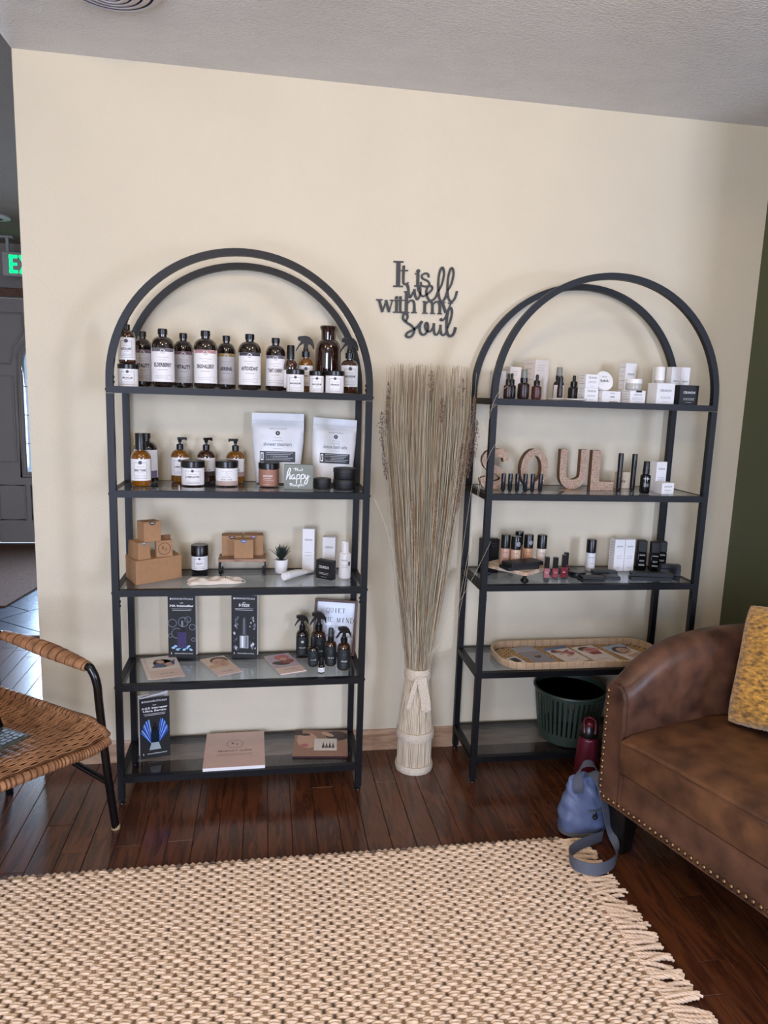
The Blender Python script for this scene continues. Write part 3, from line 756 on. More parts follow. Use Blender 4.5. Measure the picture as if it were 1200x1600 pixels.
# seat cushion: flat sided, crowned, following the tub at the back
cu = MB(); CX0, CX1, CT0, CT1 = 0.052, SLN-0.087, -0.026, 0.575
def cush(u, v):
    s = CX0+(CX1-CX0)*u; tb = CT1
    e = min(u, 1-u)*(CX1-CX0)
    if e < 0.26: tb = CT1-0.26+math.sqrt(max(0, 0.26**2-(0.26-e)**2))
    t0 = CT0-0.012*math.sin(PI*u)
    return s, t0+(tb-t0)*v
nu, nv = 28, 14
vt = []; vb = []
for j in range(nv+1):
    for i in range(nu+1):
        u, v = i/nu, j/nv; s, t = cush(u, v)
        ed = min(1, min(u, 1-u)*10)*0.5+0.5; ef = min(1, v*8, (1-v)*8)
        z = 0.402+0.030*(math.sin(PI*min(max(u, 0), 1))**0.5)*(0.35+0.65*math.sin(PI*min(1, 0.16+v*0.8)))-0.012*(1-ef)*1.0
        vt.append((s, t, z)); vb.append((s, t, 0.291))
n1 = nu+1; fs = []
for j in range(nv):
    for i in range(nu):
        a = j*n1+i; fs.append((a, a+1, a+n1+1, a+n1)); fs.append(tuple(len(vt)+q for q in (a, a+n1, a+n1+1, a+1)))
rim = [i for i in range(n1)] + [j*n1+nu for j in range(1, nv+1)] + [nv*n1+i for i in range(nu-1, -1, -1)] + [j*n1 for j in range(nv-1, 0, -1)]
for k in range(len(rim)):
    a, b = rim[k], rim[(k+1) % len(rim)]; fs.append((a, len(vt)+a, len(vt)+b, b))
cu.add(vt+vb, fs)
seat = obj('seat_cushion', cu, M_LEA2, SOFA, bevel=0.006, ang=45)
obj('cushion_seam', MB().tube([(s, t-0.002, z-0.010) for s, t, z in vt[:n1]], 0.0016, 6), M_LEA, seat)
# brass nailheads, too small to tell apart one by one
nails = MB()
def nail(s, t, z): nails.lathe([(0.0074, 0), (0.0066, 0.0026), (0.0036, 0.0048), (0.0001, 0.0054)], 8, M=Matrix.Translation((s, t, z)) @ Matrix.Rotation(PI/2, 4, 'X'))
for k in range(17): nail(-0.022, -0.0125, 0.184+k*0.0208)
k = 0.0
while k < SLN-0.06:
    u = max(0, min(1, (k-0.06)/(SLN-0.127))); nail(-0.006+k, -0.0125-(0.012*math.sin(PI*u) if 0 < u < 1 else 0), 0.178); k += 0.0205
obj('nailhead_trim', nails, BRASS, SOFA, kind='stuff')
obj('welt', MB().tube([(-0.022, -0.012, 0.168), (0.04, -0.012, 0.168), (SLN/2, -0.024, 0.166), (SLN-0.06, -0.012, 0.168)], 0.004, 6), M_LEA, SOFA)
leg = MB().prism([(-0.032, -0.03), (0.032, -0.03), (0.032, 0.035), (-0.032, 0.035)], 0, 1)
def sofa_leg(s, t):
    mb = MB(); vs = []
    for z, k in ((0.0, 0.62), (0.165, 1.0)):
        for a, b in ((-0.036, -0.034), (0.036, -0.034), (0.036, 0.036), (-0.036, 0.036)): vs.append((s+a*k, t+b*k, z))
    mb.add(vs, [(3, 2, 1, 0), (4, 5, 6, 7), (0, 1, 5, 4), (1, 2, 6, 5), (2, 3, 7, 6), (3, 0, 4, 7)])
    obj('leg', mb, mat('black_wood', '#100d0c', 0.35), SOFA, smooth=False, bevel=0.004)
for s, t in ((0.03, 0.045), (SLN-0.07, 0.045), (0.20, 0.56), (SLN-0.24, 0.56)): sofa_leg(s, t)

# ---- mustard cushion
pil = MB(); rpz = random.Random(9)
def pillow(hw, hh_, d, n=26):
    def fn(sg):
        def g(u, v):
            a, b = u*2-1, v*2-1
            ed = (1-abs(a)**3.2)*(1-abs(b)**3.2)
            pin = 1-0.07*(1-abs(a)**2)*abs(b)**6 ; pin2 = 1-0.07*(1-abs(b)**2)*abs(a)**6
            k = max(0, ed)**0.55; rc = 1-0.07*(a*b)**4
            fuzz = rpz.uniform(-.0035, .0035)*k
            return (a*hw*pin2*rc, sg*(d*k+0.002)+fuzz, b*hh_*pin*rc+rpz.uniform(-.001, .001))
        return g
    pil.grid(fn(-1), n*3, n*3); pil.grid(fn(1), n, n)
pillow(0.195, 0.195, 0.070)
P_OBJ = obj('throw_pillow', pil, mat('mustard_chenille', '#7d5314', 0.8, noise=0.35, scale=55, second='#cf9a3e', stretch=(1, 1, 2.2), bump=0.6, bscale=170, bdist=0.006, sheen=0.5), ang=180)
mw = SOFA.matrix_basis @ Matrix.Translation((0.300, 0.420, 0.616)) @ Matrix.Rotation(R(8), 4, 'Z') @ Matrix.Rotation(R(-24), 4, 'X') @ Matrix.Rotation(R(-7), 4, 'Y')
P_OBJ.matrix_basis = mw
tag(P_OBJ, 'mustard chenille throw pillow leaning in the corner of the leather sofa', 'pillow')

# ================================================================ wicker chair
CH = thing('wicker_chair', 'low black tube chair with a woven rattan seat and wrapped armrests', 'chair', (-1.065, -0.587, 0), R(-46.0))
M_RAT = mat('rattan', '#875c3b', 0.5, noise=0.12, scale=25, second='#a87a54')
M_RATD = mat('rattan_dark', '#5e3a1e', 0.7, noise=0.3, scale=60)
M_TUBE = mat('black_tube', '#0d0d0e', 0.22, noise=0.04)
rw = random.Random(6)
def splay(q, sy):            # arms and legs open outwards towards the front
    c, s_ = math.cos(R(14.1)), math.sin(R(14.1)); x, y = q[0], q[1]*sy
    return Vector((x*c-y*s_, sy*(x*s_+y*c), q[2]))
for sy in (1, -1):
    zf = 0.0 if sy > 0 else 0.0135
    pts = catmull([(0.217, sy*.324, zf), (0.222, sy*.290, .22), (0.232, sy*.258, .44), (0.236, sy*.248, .51), (0.222, sy*.244, .553), (0.190, sy*.243, .567), (0.0, sy*.241, .588), (-0.12, sy*.241, .604), (-0.160, sy*.243, .600), (-0.180, sy*.246, .57), (-0.19, sy*.25, .52), (-0.215, sy*.28, .3), (-0.24, sy*.32, zf)], 6)
    pts = [splay(q, sy) for q in pts]
    obj('leg_tube', MB().tube(pts, 0.0125, 12), M_TUBE, CH)
    obj('rubber_foot', MB().lathe([(0.0135, zf), (0.0135, zf+0.012), (0.0125, zf+0.014)], 12, c=splay((0.217, sy*.324, 0), sy)[:2]), mat('foot_rubber', '#a08a68', 0.7), CH)
    # wrapped armrest
    n = 230; path = []; rad = []; rad2 = []
    for k in range(n+1):
        u = k/n; x = 0.205-0.335*u
        z = 0.563+(0.606-0.563)*u+0.006*math.sin(PI*u); fat = 0.0165+0.011*math.sin(PI*min(1, u*0.82+0.12))**1.5
        path.append(splay((x, sy*(0.2435-0.002*u), z), sy)); w = 0.0009*(k % 4 in (1, 2))
        rad.append(fat*0.72+w); rad2.append(fat+w)
    obj('wrapped_armrest', MB().tube(path, rad, 14, ry=rad2, up=(0, 0, 1)), M_RAT, CH, ang=60)
    for k in range(34):       # rings, some darkened to stand for shaded grooves between the wraps
        u = (k+0.5)/34+rw.uniform(-.01, .01); j = int(u*n); q = [Vector(path[max(0, min(n, j+d))]) for d in (-1, 0, 1)]
        obj('wrap_ring', MB().tube(q, [rad[j]+.0007]*3, 14, ry=[rad2[j]+.0007]*3, up=(0, 0, 1)), M_RATD if k % 3 == 0 else M_RAT, CH)
    obj('side_stretcher', MB().tube([splay(q, sy) for q in ((0.2205, sy*.298, .17), (0.0, sy*.285, .235), (-0.215, sy*.285, .29))], 0.010, 10), M_TUBE, CH)
obj('cross_stretcher', MB().tube([splay((-0.21, -.28, .29), -1), splay((-0.21, .28, .29), 1)], 0.010, 10), M_TUBE, CH)
def seat_pt(a, b):           # a: 0 front .. 1 back, b: -1 .. 1 across
    x = 0.191-0.446*a+0.012*(1-b*b)*(1-a)
    y = b*(0.312-0.118*a)
    z = 0.372+0.035*a-0.030*(1-b*b)*math.sin(PI*min(1, a*0.95))+0.014*(1-b*b)*(1-a)+0.016*max(0, abs(b)-0.82)/0.18
    if a < 0.12: z -= 0.030*((0.12-a)/0.12)**2
    return Vector((x, y, z))
wk = MB(); NS = 118; NX = 60
for i in range(NS):
    a = i/(NS-1); pts = []
    for k in range(NX+1):
        b = -0.985+1.97*k/NX
        q = seat_pt(a, b); q.z += 0.0022*math.sin(k*PI/2.5+(PI if (i//2) % 2 else 0)); pts.append(q)
    wk.tube(pts, 0.0021, 4, m=(M_RAT if (i*7) % 11 else M_RATD))
for k in range(25):
    b = -0.96+1.92*k/24
    wk.tube([seat_pt(a/12, b)-Vector((0, 0, 0.001)) for a in range(13)], 0.0016, 4, m=M_RATD)
obj('woven_seat', wk, None, CH, kind='stuff')
obj('seat_underlay', MB().grid(lambda u, v: seat_pt(v, u*1.96-0.98)-Vector((0, 0, 0.006)), 16, 12), M_RATD, CH)
def wrap(pts, r, name):
    P = catmull(pts, 40); obj(name, MB().tube(P, [r+0.0011*(k % 4 in (1, 2)) for k in range(len(P))], 12), M_RAT, CH, ang=60)
    mb = MB(); k = 3
    while k < len(P)-2:
        mb.tube([P[k], P[k].lerp(P[k+1], .5), P[k+1]], r+.0016, 12); k += rw.choice((3, 4, 5))
    obj('rim_wrapping', mb, M_RATD, CH, kind='stuff')  # dark rings paint the shaded grooves of the wrapping
wrap([seat_pt(0, b)+Vector((0.006, 0, -0.016)) for b in (-1, -.8, -.5, 0, .5, .8, 1)], 0.0135, 'front_rim')
for b in (-1, 1): wrap([seat_pt(a, b)+Vector((0, 0, -0.008)) for a in (0, .12, .3, .6, 1)], 0.012, 'side_rim')
wrap([seat_pt(1, b) for b in (-1, -.5, 0, .5, 1)], 0.012, 'back_rim')
# backrest of the same weave, out of the picture
bk = MB()
for i in range(60):
    z = 0.42+0.30*i/59; bk.tube([(-0.252-0.16*(z-.42)-0.05*(1-(y_/.20)**2), y_, z) for y_ in [-.20+.40*k/20 for k in range(21)]], 0.0026, 4, m=M_RAT)
obj('woven_backrest', bk, None, CH, kind='stuff')
for sy in (-1, 1): obj('back_post', MB().tube([(-0.245, sy*.20, .40), (-0.27, sy*.21, .60), (-0.30, sy*.205, .74)], 0.0125, 10), M_TUBE, CH)

# ---- tablet with keyboard cover lying on the seat
TB = thing('tablet_keyboard', 'black tablet propped on its keyboard cover, lying on the wicker seat', 'tablet', (-0.888, -0.608, 0.4155), math.atan2(-0.088, -0.058), rot=None)
TB.rotation_euler = (0, R(-1.5), math.atan2(-0.09, -0.056))
# local x: along the front edge away from the corner, local y: towards ... the hinge (negative side)
M_KB = mat('keyboard_case', '#3d4036', 0.6); M_KEY = mat('keys', '#4d5058', 0.35, noise=0.02)
obj('keyboard_base', MB().box(0, 0.24, -0.175, 0, -0.006, 0.0), M_KB, TB, bevel=0.002)
mk = MB().box(-.0075, .0075, -.006, .006, 0, 0.0022).mesh('key', M_KEY, smooth=False)
for r_ in range(5):
    for c in range(12):
        obj('key', mk, None, TB, loc=(0.018+c*0.0185+0.004*(r_ % 2), -0.018-r_*0.0155, 0.0))
scr = obj('tablet', MB().box(0.0, 0.24, -0.003, 0.003, 0.0, 0.17), mat('screen_black', '#050506', 0.08, noise=0), TB, loc=(0, -0.105, 0.001), rot=(R(28), 0, 0), bevel=0.002)

# ================================================================ floor things by the sofa
# ---- slotted green basket on the lowest shelf
BK = thing('slotted_basket', 'dark green slotted plastic basket on the lowest glass shelf behind the sofa', 'basket', (0.906, -0.157, LEV[4]+0.0002))
M_BK = mat('green_plastic', '#2c3a31', 0.45, noise=0.05)
def bk_r(z): return 0.108+(z/0.205)*0.025
prof = [(0.001, 0.0), (bk_r(0)-0.008, 0.0), (bk_r(0), 0.006), (bk_r(.045), 0.045), (bk_r(.045)-.003, 0.045), (bk_r(0)-.004, 0.008), (0.001, 0.004)]
obj('basket_bowl', MB().lathe(prof, 48), M_BK, BK)
obj('basket_rim', MB().lathe([(bk_r(.186)-.0015, .186), (bk_r(.186)+.0015, .186), (bk_r(.2)+.002, .198), (bk_r(.2)+.006, .200), (bk_r(.2)+.005, .205), (bk_r(.2)-.002, .205), (bk_r(.186)-.0015, .186)], 48), M_BK, BK)
slt = MB(); a = math.atan(0.025/0.205)
slt.box(-0.0053, 0.0053, -0.0015, 0.0015, 0.0, 0.147)
slm = slt.mesh('slat', M_BK, smooth=False)
for k in range(42):
    t = 2*PI*k/42; r_ = bk_r(0.042)-0.0005
    o = obj('slat', slm, None, BK, loc=(r_*math.cos(t), r_*math.sin(t), 0.042)); o.rotation_euler = (-a, 0, t-PI/2); o.rotation_mode = 'XYZ'
# ---- burgundy water bottle
WB = thing('water_bottle', 'burgundy metal water bottle with black flip lid standing by the sofa', 'bottle', (0.872, -0.402, 0), R(-20))
M_BURG = mat('burgundy_metal', '#5a1226', 0.35, noise=0.06, scale=20)
obj('flask', MB().lathe([(0.036, 0), (0.039, 0.004), (0.040, 0.02), (0.0395, 0.12), (0.036, 0.19), (0.033, 0.215), (0.032, 0.228), (0.001, 0.228)], 32), M_BURG, WB)
P2().stroke([(-.012, .2155), (-.006, .219), (0, .2155), (.006, .219), (.012, .2155)], .0018, mat('logo_grey', '#b9a9ae', .5)).build(on_cyl(0.0335), 'logo', WB)
lid = obj('lid', MB().lathe([(0.031, 0.222), (0.0335, 0.226), (0.0335, 0.242), (0.030, 0.262), (0.022, 0.274), (0.001, 0.277)], 24), mat('dark_lid', '#15130f', 0.3), WB)
obj('carry_loop', MB().tube(catmull([(-0.018, -0.030, 0.246), (-0.019, -0.022, 0.266), (-0.017, 0.000, 0.281), (0, 0.012, 0.285), (0.017, 0.000, 0.281), (0.019, -0.022, 0.266), (0.018, -0.030, 0.246)], 6), 0.0042, 8), M_BURG, WB)
obj('spout_cover', MB().box(-0.011, 0.011, -0.026, 0.006, 0.262, 0.281), M_BURG, WB, bevel=0.004)
# ---- blue-grey sling bag
BG = thing('sling_bag', 'soft blue-grey sling bag with a long strap slumped against the sofa', 'bag', (0.764, -0.610, 0))
M_BAG = mat('bag_nylon', '#5d6a8c', 0.5, noise=0.08, scale=12, bump=0.35, bscale=18, bdist=0.012)
from mathutils import noise as mnoise
mb = MB(); NU, NV = 44, 30
PROF = ((0.0, 0.80, 0.62), (0.03, 0.98, 0.90), (0.12, 1.08, 0.98), (0.3, 1.05, 0.95), (0.5, 0.98, 0.84), (0.68, 0.88, 0.66), (0.82, 0.74, 0.44), (0.93, 0.62, 0.28), (1.0, 0.54, 0.16))
def pinterp(v):
    for (a, x, y_), (b, x2, y2) in zip(PROF, PROF[1:]):
        if v <= b: k = (v-a)/(b-a); return x+(x2-x)*k, y_+(y2-y_)*k
    return PROF[-1][1:]
vs = []; fs = []
for j in range(NV+1):
    v = j/NV; wx, wy = pinterp(v)
    for i in range(NU):
        a = 2*PI*i/NU; c, s = math.cos(a), math.sin(a)
        q = 0.72; x = math.copysign(abs(c)**q, c)*0.070*wx; y_ = math.copysign(abs(s)**q, s)*0.048*wy
        z = 0.002+0.190*v
        x += -0.012*v*v+0.002; nz = mnoise.noise(Vector((x*30+3, y_*30, z*22)))*0.0085+0.0022*math.sin(z*140+x*110+3*math.sin(x*40))*(0.2+v)
        k = 0 if v < 0.02 else 1
        vs.append((x+c*nz*k, y_+s*nz*k, z+0.012*math.sin(a*1.0+0.6)*v))
for j in range(NV):
    for i in range(NU): fs.append((j*NU+i, j*NU+(i+1) % NU, (j+1)*NU+(i+1) % NU, (j+1)*NU+i))
fs += [tuple(range(NU-1, -1, -1)), tuple(range(NV*NU, NV*NU+NU))]
obj('pouch', mb.add(vs, fs), M_BAG, BG, ang=70)
obj('base_panel', MB().lathe([(0.060, 0.002), (0.074, 0.010), (0.0755, 0.022), (0.071, 0.024)], 30, sx=1.0, sy=0.70), mat('bag_base', '#5a5a5c', 0.6, bump=0.3, bscale=60), BG)
def strap(pts, w, name='strap', tws=None):
    P = catmull(pts, 7); N = len(P); vs = []; fs = []
    for i, q in enumerate(P):
        u = i/(N-1)*(len(tws)-1); k = min(int(u), len(tws)-2); d = (Vector(tws[k]).lerp(Vector(tws[k+1]), u-k)).normalized()
        t = (P[min(i+1, N-1)]-P[max(0, i-1)]).normalized(); n_ = t.cross(d).normalized()*0.0008
        vs += [q-d*w/2-n_, q+d*w/2-n_, q-d*w/2+n_, q+d*w/2+n_]
    for i in range(N-1):
        a = 4*i; b = a+4; fs += [(a, b, b+1, a+1), (a+2, a+3, b+3, b+2), (a, a+2, b+2, b), (a+1, b+1, b+3, a+3)]
    fs += [(0, 1, 3, 2), (4*N-4, 4*N-2, 4*N-1, 4*N-3)]
    obj(name, MB().add(vs, fs), mat('strap_web', '#565a66', 0.65, noise=0.12, scale=300, bump=0.3, bscale=600), BG, ang=60)
# over the top of the bag, down its side, looping once on the rug
strap([(0.020, 0.010, 0.160), (0.012, -0.006, 0.205), (0.014, -0.030, 0.222), (0.022, -0.066, 0.200), (0.036, -0.084, 0.130), (0.052, -0.098, 0.062), (0.052, -0.150, 0.036), (0.010, -0.205, 0.034),
       (-0.055, -0.228, 0.033), (-0.105, -0.200, 0.033), (-0.105, -0.152, 0.033), (-0.060, -0.115, 0.033), (0.0, -0.090, 0.032), (0.040, -0.074, 0.030)], 0.034, tws=[(1, 0, .1), (1, .1, .2), (.9, .4, .1), (.8, .5, -.2), (.6, .5, .5), (.4, .5, .8), (.1, .3, 1), (0, .25, 1), (-.1, .2, 1), (0, .1, 1), (.1, 0, 1)])
strap([(-0.030, -0.030, 0.155), (-0.036, -0.034, 0.180), (-0.030, -0.014, 0.215), (-0.005, 0.0, 0.236), (0.030, 0.004, 0.232), (0.042, 0.0, 0.205)], 0.030, 'handle', tws=[(1, -.3, .2), (1, 0, .3), (.6, .6, .3), (.2, 1, .2), (.2, 1, 0)])
obj('zip_puller', MB().lathe([(0.0001, 0), (0.0085, 0), (0.0085, 0.003), (0.0001, 0.0035)], 16, M=Matrix.Translation((0.020, -0.053, 0.084)) @ Matrix.Rotation(PI/2, 4, 'X')), BLACKMT, BG)
obj('zip_slider', MB().box(0.0165, 0.0225, -0.057, -0.052, 0.092, 0.103), SILVER, BG, bevel=0.001)
obj('zip_stud', MB().lathe([(0.0028, 0), (0.002, 0.001), (0.0001, 0.0014)], 10, M=Matrix.Translation((0.020, -0.0565, 0.083)) @ Matrix.Rotation(PI/2, 4, 'X')), SILVER, BG)
obj('zip_tape', MB().box(-0.002, 0.060, -0.052, -0.0495, 0.1005, 0.103), mat('bag_base'), BG)
# ---- blue pouch pushed under the sofa behind its leg
bp = MB(); vs = []; fs = []
for j in range(9):
    v = j/8; 
    for i in range(24):
        a = 2*PI*i/24; c, s = math.cos(a), math.sin(a); k = math.sin(PI*min(1, .18+.64*v))
        vs.append((math.copysign(abs(c)**.6, c)*0.060*k, math.copysign(abs(s)**.7, s)*0.022*k, 0.002+0.128*v))
for j in range(8):
    for i in range(24): fs.append((j*24+i, j*24+(i+1) % 24, j*24+24+(i+1) % 24, j*24+24+i))
fs += [tuple(range(23, -1, -1)), tuple(range(8*24, 9*24))]
tag(obj('blue_pouch', bp.add(vs, fs), mat('blue_nylon', '#24406f', 0.5, noise=0.1), loc=(0.905, -0.605, 0), rot=(0, 0, R(-25))), 'bright blue pouch tucked under the sofa behind its black leg', 'pouch')

# ================================================================ goods: helpers
Z = [l+0.0002 for l in LEV]           # glass surfaces
def bottle(name, label, cat, x, y, z, w, h, s0, s1, rn, body, cap, cap0=None, rz=None, group=None, capm=None, flat=0.96, scap=1.0):
    """round bottle: w wide, h tall; shoulder from s0 to s1 (of h), neck radius rn (of r); the cap fills cap0..h"""
    t = thing(name, label, cat, (x, y, z), facing(x, y) if rz is None else rz, group)
    r = w/2; rnk = r*rn; c0 = (cap0 if cap0 else s1)*h
    pr = [(0.0005, 0.0006), (r*0.86, 0.0006), (r*flat, 0.0035), (r, 0.008)]
    pr.append((r, s0*h))
    for k in range(1, 7):
        a = PI/2*k/6; pr.append((rnk+(r-rnk)*math.cos(a), s0*h+(s1-s0)*h*math.sin(a)))
    pr += [(rnk, c0+0.002), (0.0005, c0+0.002)]
    obj('bottle_body', MB().lathe(pr, 28), body, t)
    capm = capm or BLACKPL; H = h-c0; rc = max(rnk*1.12, 0.004)*scap
    if cap == 'screw':
        ribs = MB()
        n = 28; o = [(rc*(1+0.03*(k % 2))*math.cos(2*PI*k/n), rc*(1+0.03*(k % 2))*math.sin(2*PI*k/n)) for k in range(n)]
        ribs.prism(o, c0, h-0.002); ribs.lathe([(rc, h-0.002), (rc*0.93, h), (0.0005, h)], 28)
        obj('screw_cap', ribs, capm, t)
    elif cap == 'cylinder':
        obj('cap', MB().lathe([(rc, c0), (rc, h-0.003), (rc*0.94, h), (0.0005, h)], 24), capm, t)
    elif cap == 'pump':
        col = obj('pump_collar', MB().lathe([(rc, c0), (rc, c0+H*.40), (rc*.85, c0+H*.44), (rc*.35, c0+H*.46), (rc*.35, c0+H*.8), (0.0005, c0+H*.8)], 20), capm, t)
        hd = MB().lathe([(rc*.45, c0+H*.60), (rc*.55, c0+H*.72), (rc*.62, c0+H*.86), (0.0005, c0+H*.88)], 14)
        hd.prism([(-rc*.7, -rc*.42), (rc*1.9, -rc*.22), (rc*2.0, 0), (rc*1.9, rc*.22), (-rc*.7, rc*.42)], h-H*.20, h)
        hd.box(rc*1.65, rc*2.0, -rc*.18, rc*.18, h-H*.28, h-H*.05)
        o = obj('pump_head', hd, capm, t); o.rotation_euler = (0, 0, scap if False else PUMPROT.get(label, 0))
    elif cap == 'trigger':
        obj('collar', MB().lathe([(rc, c0), (rc, c0+H*.27), (rc*.7, c0+H*.30), (rc*.55, c0+H*.5), (0.0005, c0+H*.5)], 20), capm, t)
        k = H; th = rc*.62
        P = [(-.10, .38), (-.13, .62), (-.20, .72), (-.42, .78), (-.46, .82), (-.46, .92), (-.40, .96), (-.05, 1.0), (.18, .96), (.36, .82), (.46, .60), (.48, .42), (.42, .38), (.36, .52), (.24, .62), (.12, .60), (.10, .38)]
        hd = MB().prism([(a*k*.84, c0+b*k) for a, b in P], -th, th, f=lambda a, b, c: (a, c, b))
        obj('spray_head', hd, capm, t, smooth=False, bevel=0.0008)
        tr = MB().prism([(a*k*.84, c0+b*k) for a, b in ((-.14, .74), (-.26, .76), (-.40, .58), (-.52, .40), (-.58, .28), (-.54, .26), (-.44, .40), (-.30, .55), (-.16, .62))], -th*.7, th*.7, f=lambda a, b, c: (a, c, b))
        obj('trigger', tr, capm, t, smooth=False)
    elif cap == 'dropper':
        obj('dropper_collar', MB().lathe([(rc, c0), (rc, c0+H*.42), (rc*.92, c0+H*.45), (0.0005, c0+H*.45)], 20), capm, t)
        b = rc*.55; obj('rubber_bulb', MB().lathe([(b, c0+H*.44), (b*.86, c0+H*.6), (b*.95, c0+H*.75), (b*.85, h-b*.4), (b*.5, h-b*.08), (0.0005, h)], 16), BLACKMT, t)
    elif cap == 'mist':
        obj('mist_collar', MB().lathe([(rc, c0), (rc, c0+H*.35), (rc*.8, c0+H*.38), (rc*.8, c0+H*.5), (0.0005, c0+H*.5)], 20), BLACKPL, t)
        obj('mist_cap', MB().lathe([(rc*.92, c0+H*.36), (rc*.86, h-.002), (rc*.8, h), (0.0005, h)], 20), capm, t)
    return t
PUMPROT = {}
def wrap_label(t, r, z0, z1, m, fn=None, arc=1.25, name='label'):
    """paper label round a body of radius r; fn(P2, width, z0, z1) prints on it"""
    mb = MB(); n = 20; k = LIFT*1.6; vs = []; fs = []
    for i in range(n+1):
        a = -arc+2*arc*i/n
        for rr_ in (r+k, r): 
            for z in (z0, z1): vs.append((rr_*math.sin(a), -rr_*math.cos(a), z))
    for i in range(n):
        a = 4*i; b = a+4; fs += [(a, b, b+1, a+1), (a+2, a+3, b+3, b+2), (a+1, b+1, b+3, a+3), (a, a+2, b+2, b)]
    fs += [(0, 1, 3, 2), (4*n, 4*n+2, 4*n+3, 4*n+1)]
    o = obj(name, mb.add(vs, fs), m, t)
    if fn:
        p = P2(); fn(p, r*0.95, z0, z1)
        if p.q: p.build(on_cyl(r+k), 'lettering', o)
    return o
def bars(p, x0, x1, z, n, dz, m=INKG, t=0.0007, jag=0.0):
    for k in range(n):
        j = jag*((k*37) % 5)/5; p.rect(x0+j, x1-j, z-k*dz-t/2, z-k*dz+t/2, m, 8)
def syrup_print(word, strip):
    def fn(p, w, z0, z1):
        H = z1-z0
        p.rect(-w*1.15, w*1.15, z1-H*.10, z1-0.0002, strip, 28)
        p.ell(0, z1-H*.10, H*.075, H*.075, WHITE, n=16, lift=1); p.ring(0, z1-H*.10, H*.06, H*.011, INKG, 16, lift=2)
        p.text('S', H*.06, 0, z1-H*.10, INKG, lift=2)
        bars(p, -w*.55, w*.55, z1-H*.27, 1, 1); bars(p, -w*.3, w*.3, z1-H*.35, 1, 1)
        p.text(word, H*.16, 0, z0+H*.50, INK, bold=0.035, wid=w*min(1.66, 0.20*len(word)))
        bars(p, -w*.42, w*.42, z0+H*.36, 1, 1, t=0.001)
        bars(p, -w*.75, w*.28, z0+H*.17, 2, H*.06); p.frame(w*.36, w*.82, z0+H*.08, z0+H*.20, 0.0005, INKG, 2)
    return fn
def framed_print(word, sub=None, frame=True):
    def fn(p, w, z0, z1):
        H = z1-z0
        if frame: p.frame(-w*.70, w*.70, z0+H*.10, z1-H*.16, 0.0007, INK, 18)
        p.ell(0, z1-H*.16, H*.085, H*.085, mat('badge_grey', '#4b4d55', .6), n=16, lift=1)
        bars(p, -w*.35, w*.35, z1-H*.36, 1, 1); p.text(word, H*.14, 0, z0+H*.48, INK, bold=0.03, wid=w*min(1.25, 0.17*len(word)))
        bars(p, -w*.28, w*.28, z0+H*.37, 1, 1); bars(p, -w*.55, w*.55, z0+H*.25, 2, H*.07)
    return fn
def scrub_print(word, band):
    def fn(p, w, z0, z1):
        H = z1-z0
        p.rect(-w*1.2, w*1.2, z0, z0+H*.26, band, 28)
        bars(p, -w*.5, w*.5, z1-H*.16, 1, 1); p.ring(0, z1-H*.32, H*.09, H*.012, INKG, 16)
        bars(p, -w*.4, w*.4, z1-H*.48, 2, H*.06); p.text(word, H*.15, 0, z0+H*.36, INK, wid=w*1.0, bold=0.0)
    return fn
def jar(label, x, y, z, w, h, lidf, body, lm, fn, group=None, lab=(0.06, 0.93), name='jar', lidm=None):
    t = thing(name, label, 'jar', (x, y, z), facing(x, y), group); r = w/2; zl = h*(1-lidf)
    obj('jar_body', MB().lathe([(0.0005, 0.0006), (r*.88, 0.0006), (r*.97, .004), (r*.98, .008), (r*.98, zl-.004), (r*.92, zl+.001), (0.0005, zl+.001)], 32), body, t)
    n = 40; lid = MB().prism([(r*(1+.012*(k % 2))*math.cos(2*PI*k/n), r*(1+.012*(k % 2))*math.sin(2*PI*k/n)) for k in range(n)], zl, h-.0025)
    lid.lathe([(r, h-.0025), (r*.96, h), (0.0005, h)], 40)
    obj('lid', lid, lidm or BLACKPL, t)
    if lm: wrap_label(t, r*.98, zl*lab[0], zl*lab[1], lm, fn)
    return t
def carton(label, x, y, z, w, d, h, rz, m, fn=None, cat='box', name='carton', group=None, side=None, top=None, bev=0.0008):
    """folded box, front face towards -y; fn prints the front, side the +x or -x face, top the lid"""
    t = thing(name, label, cat, (x, y, z), rz, group)
    obj('box_body', MB().box(-w/2, w/2, -d/2, d/2, 0, h), m, t, bevel=bev)
    if fn:
        p = P2(); fn(p, w, h)
        if p.q: p.build(on_front(-d/2), 'front_print', t)
    if side:
        sx, sf = side; p = P2(); sf(p, d, h)
        p.build(lambda a, b, l: (sx*(w/2+LIFT*(1+l)), a*sx, b), 'side_print', t)
    if top:
        p = P2(); top(p, w, d); p.build(on_top(h), 'top_print', t)
    return t
def crunchi(sub=2, ink=INK, word='CRUNCHI', zt=.80, size=.17, low=True, word2=None):
    def fn(p, w, h):
        s = w*size
        p.text(word, s, 0, h*zt, ink, wid=w*.62, bold=0.008)
        bars(p, -w*.30, w*.30, h*(zt-.30 if zt > .6 else zt-.2), sub, max(h*.07, .0016), ink, 0.0008, w*.03)
        if word2: p.text(word2, s*1.2, 0, h*.42, ink, wid=w*.5, bold=0.0)
        if low: bars(p, -w*.16, w*.16, h*.12, 1, 1, ink, 0.0006)
    return fn
def side_lines(n=7):
    def fn(p, d, h):
        for k in range(n): p.rect(-d*.36, d*(.36-.12*(k % 3)), h*(.90-.8*k/n)-.0005, h*(.90-.8*k/n)+.0005, INKG)
    return fn

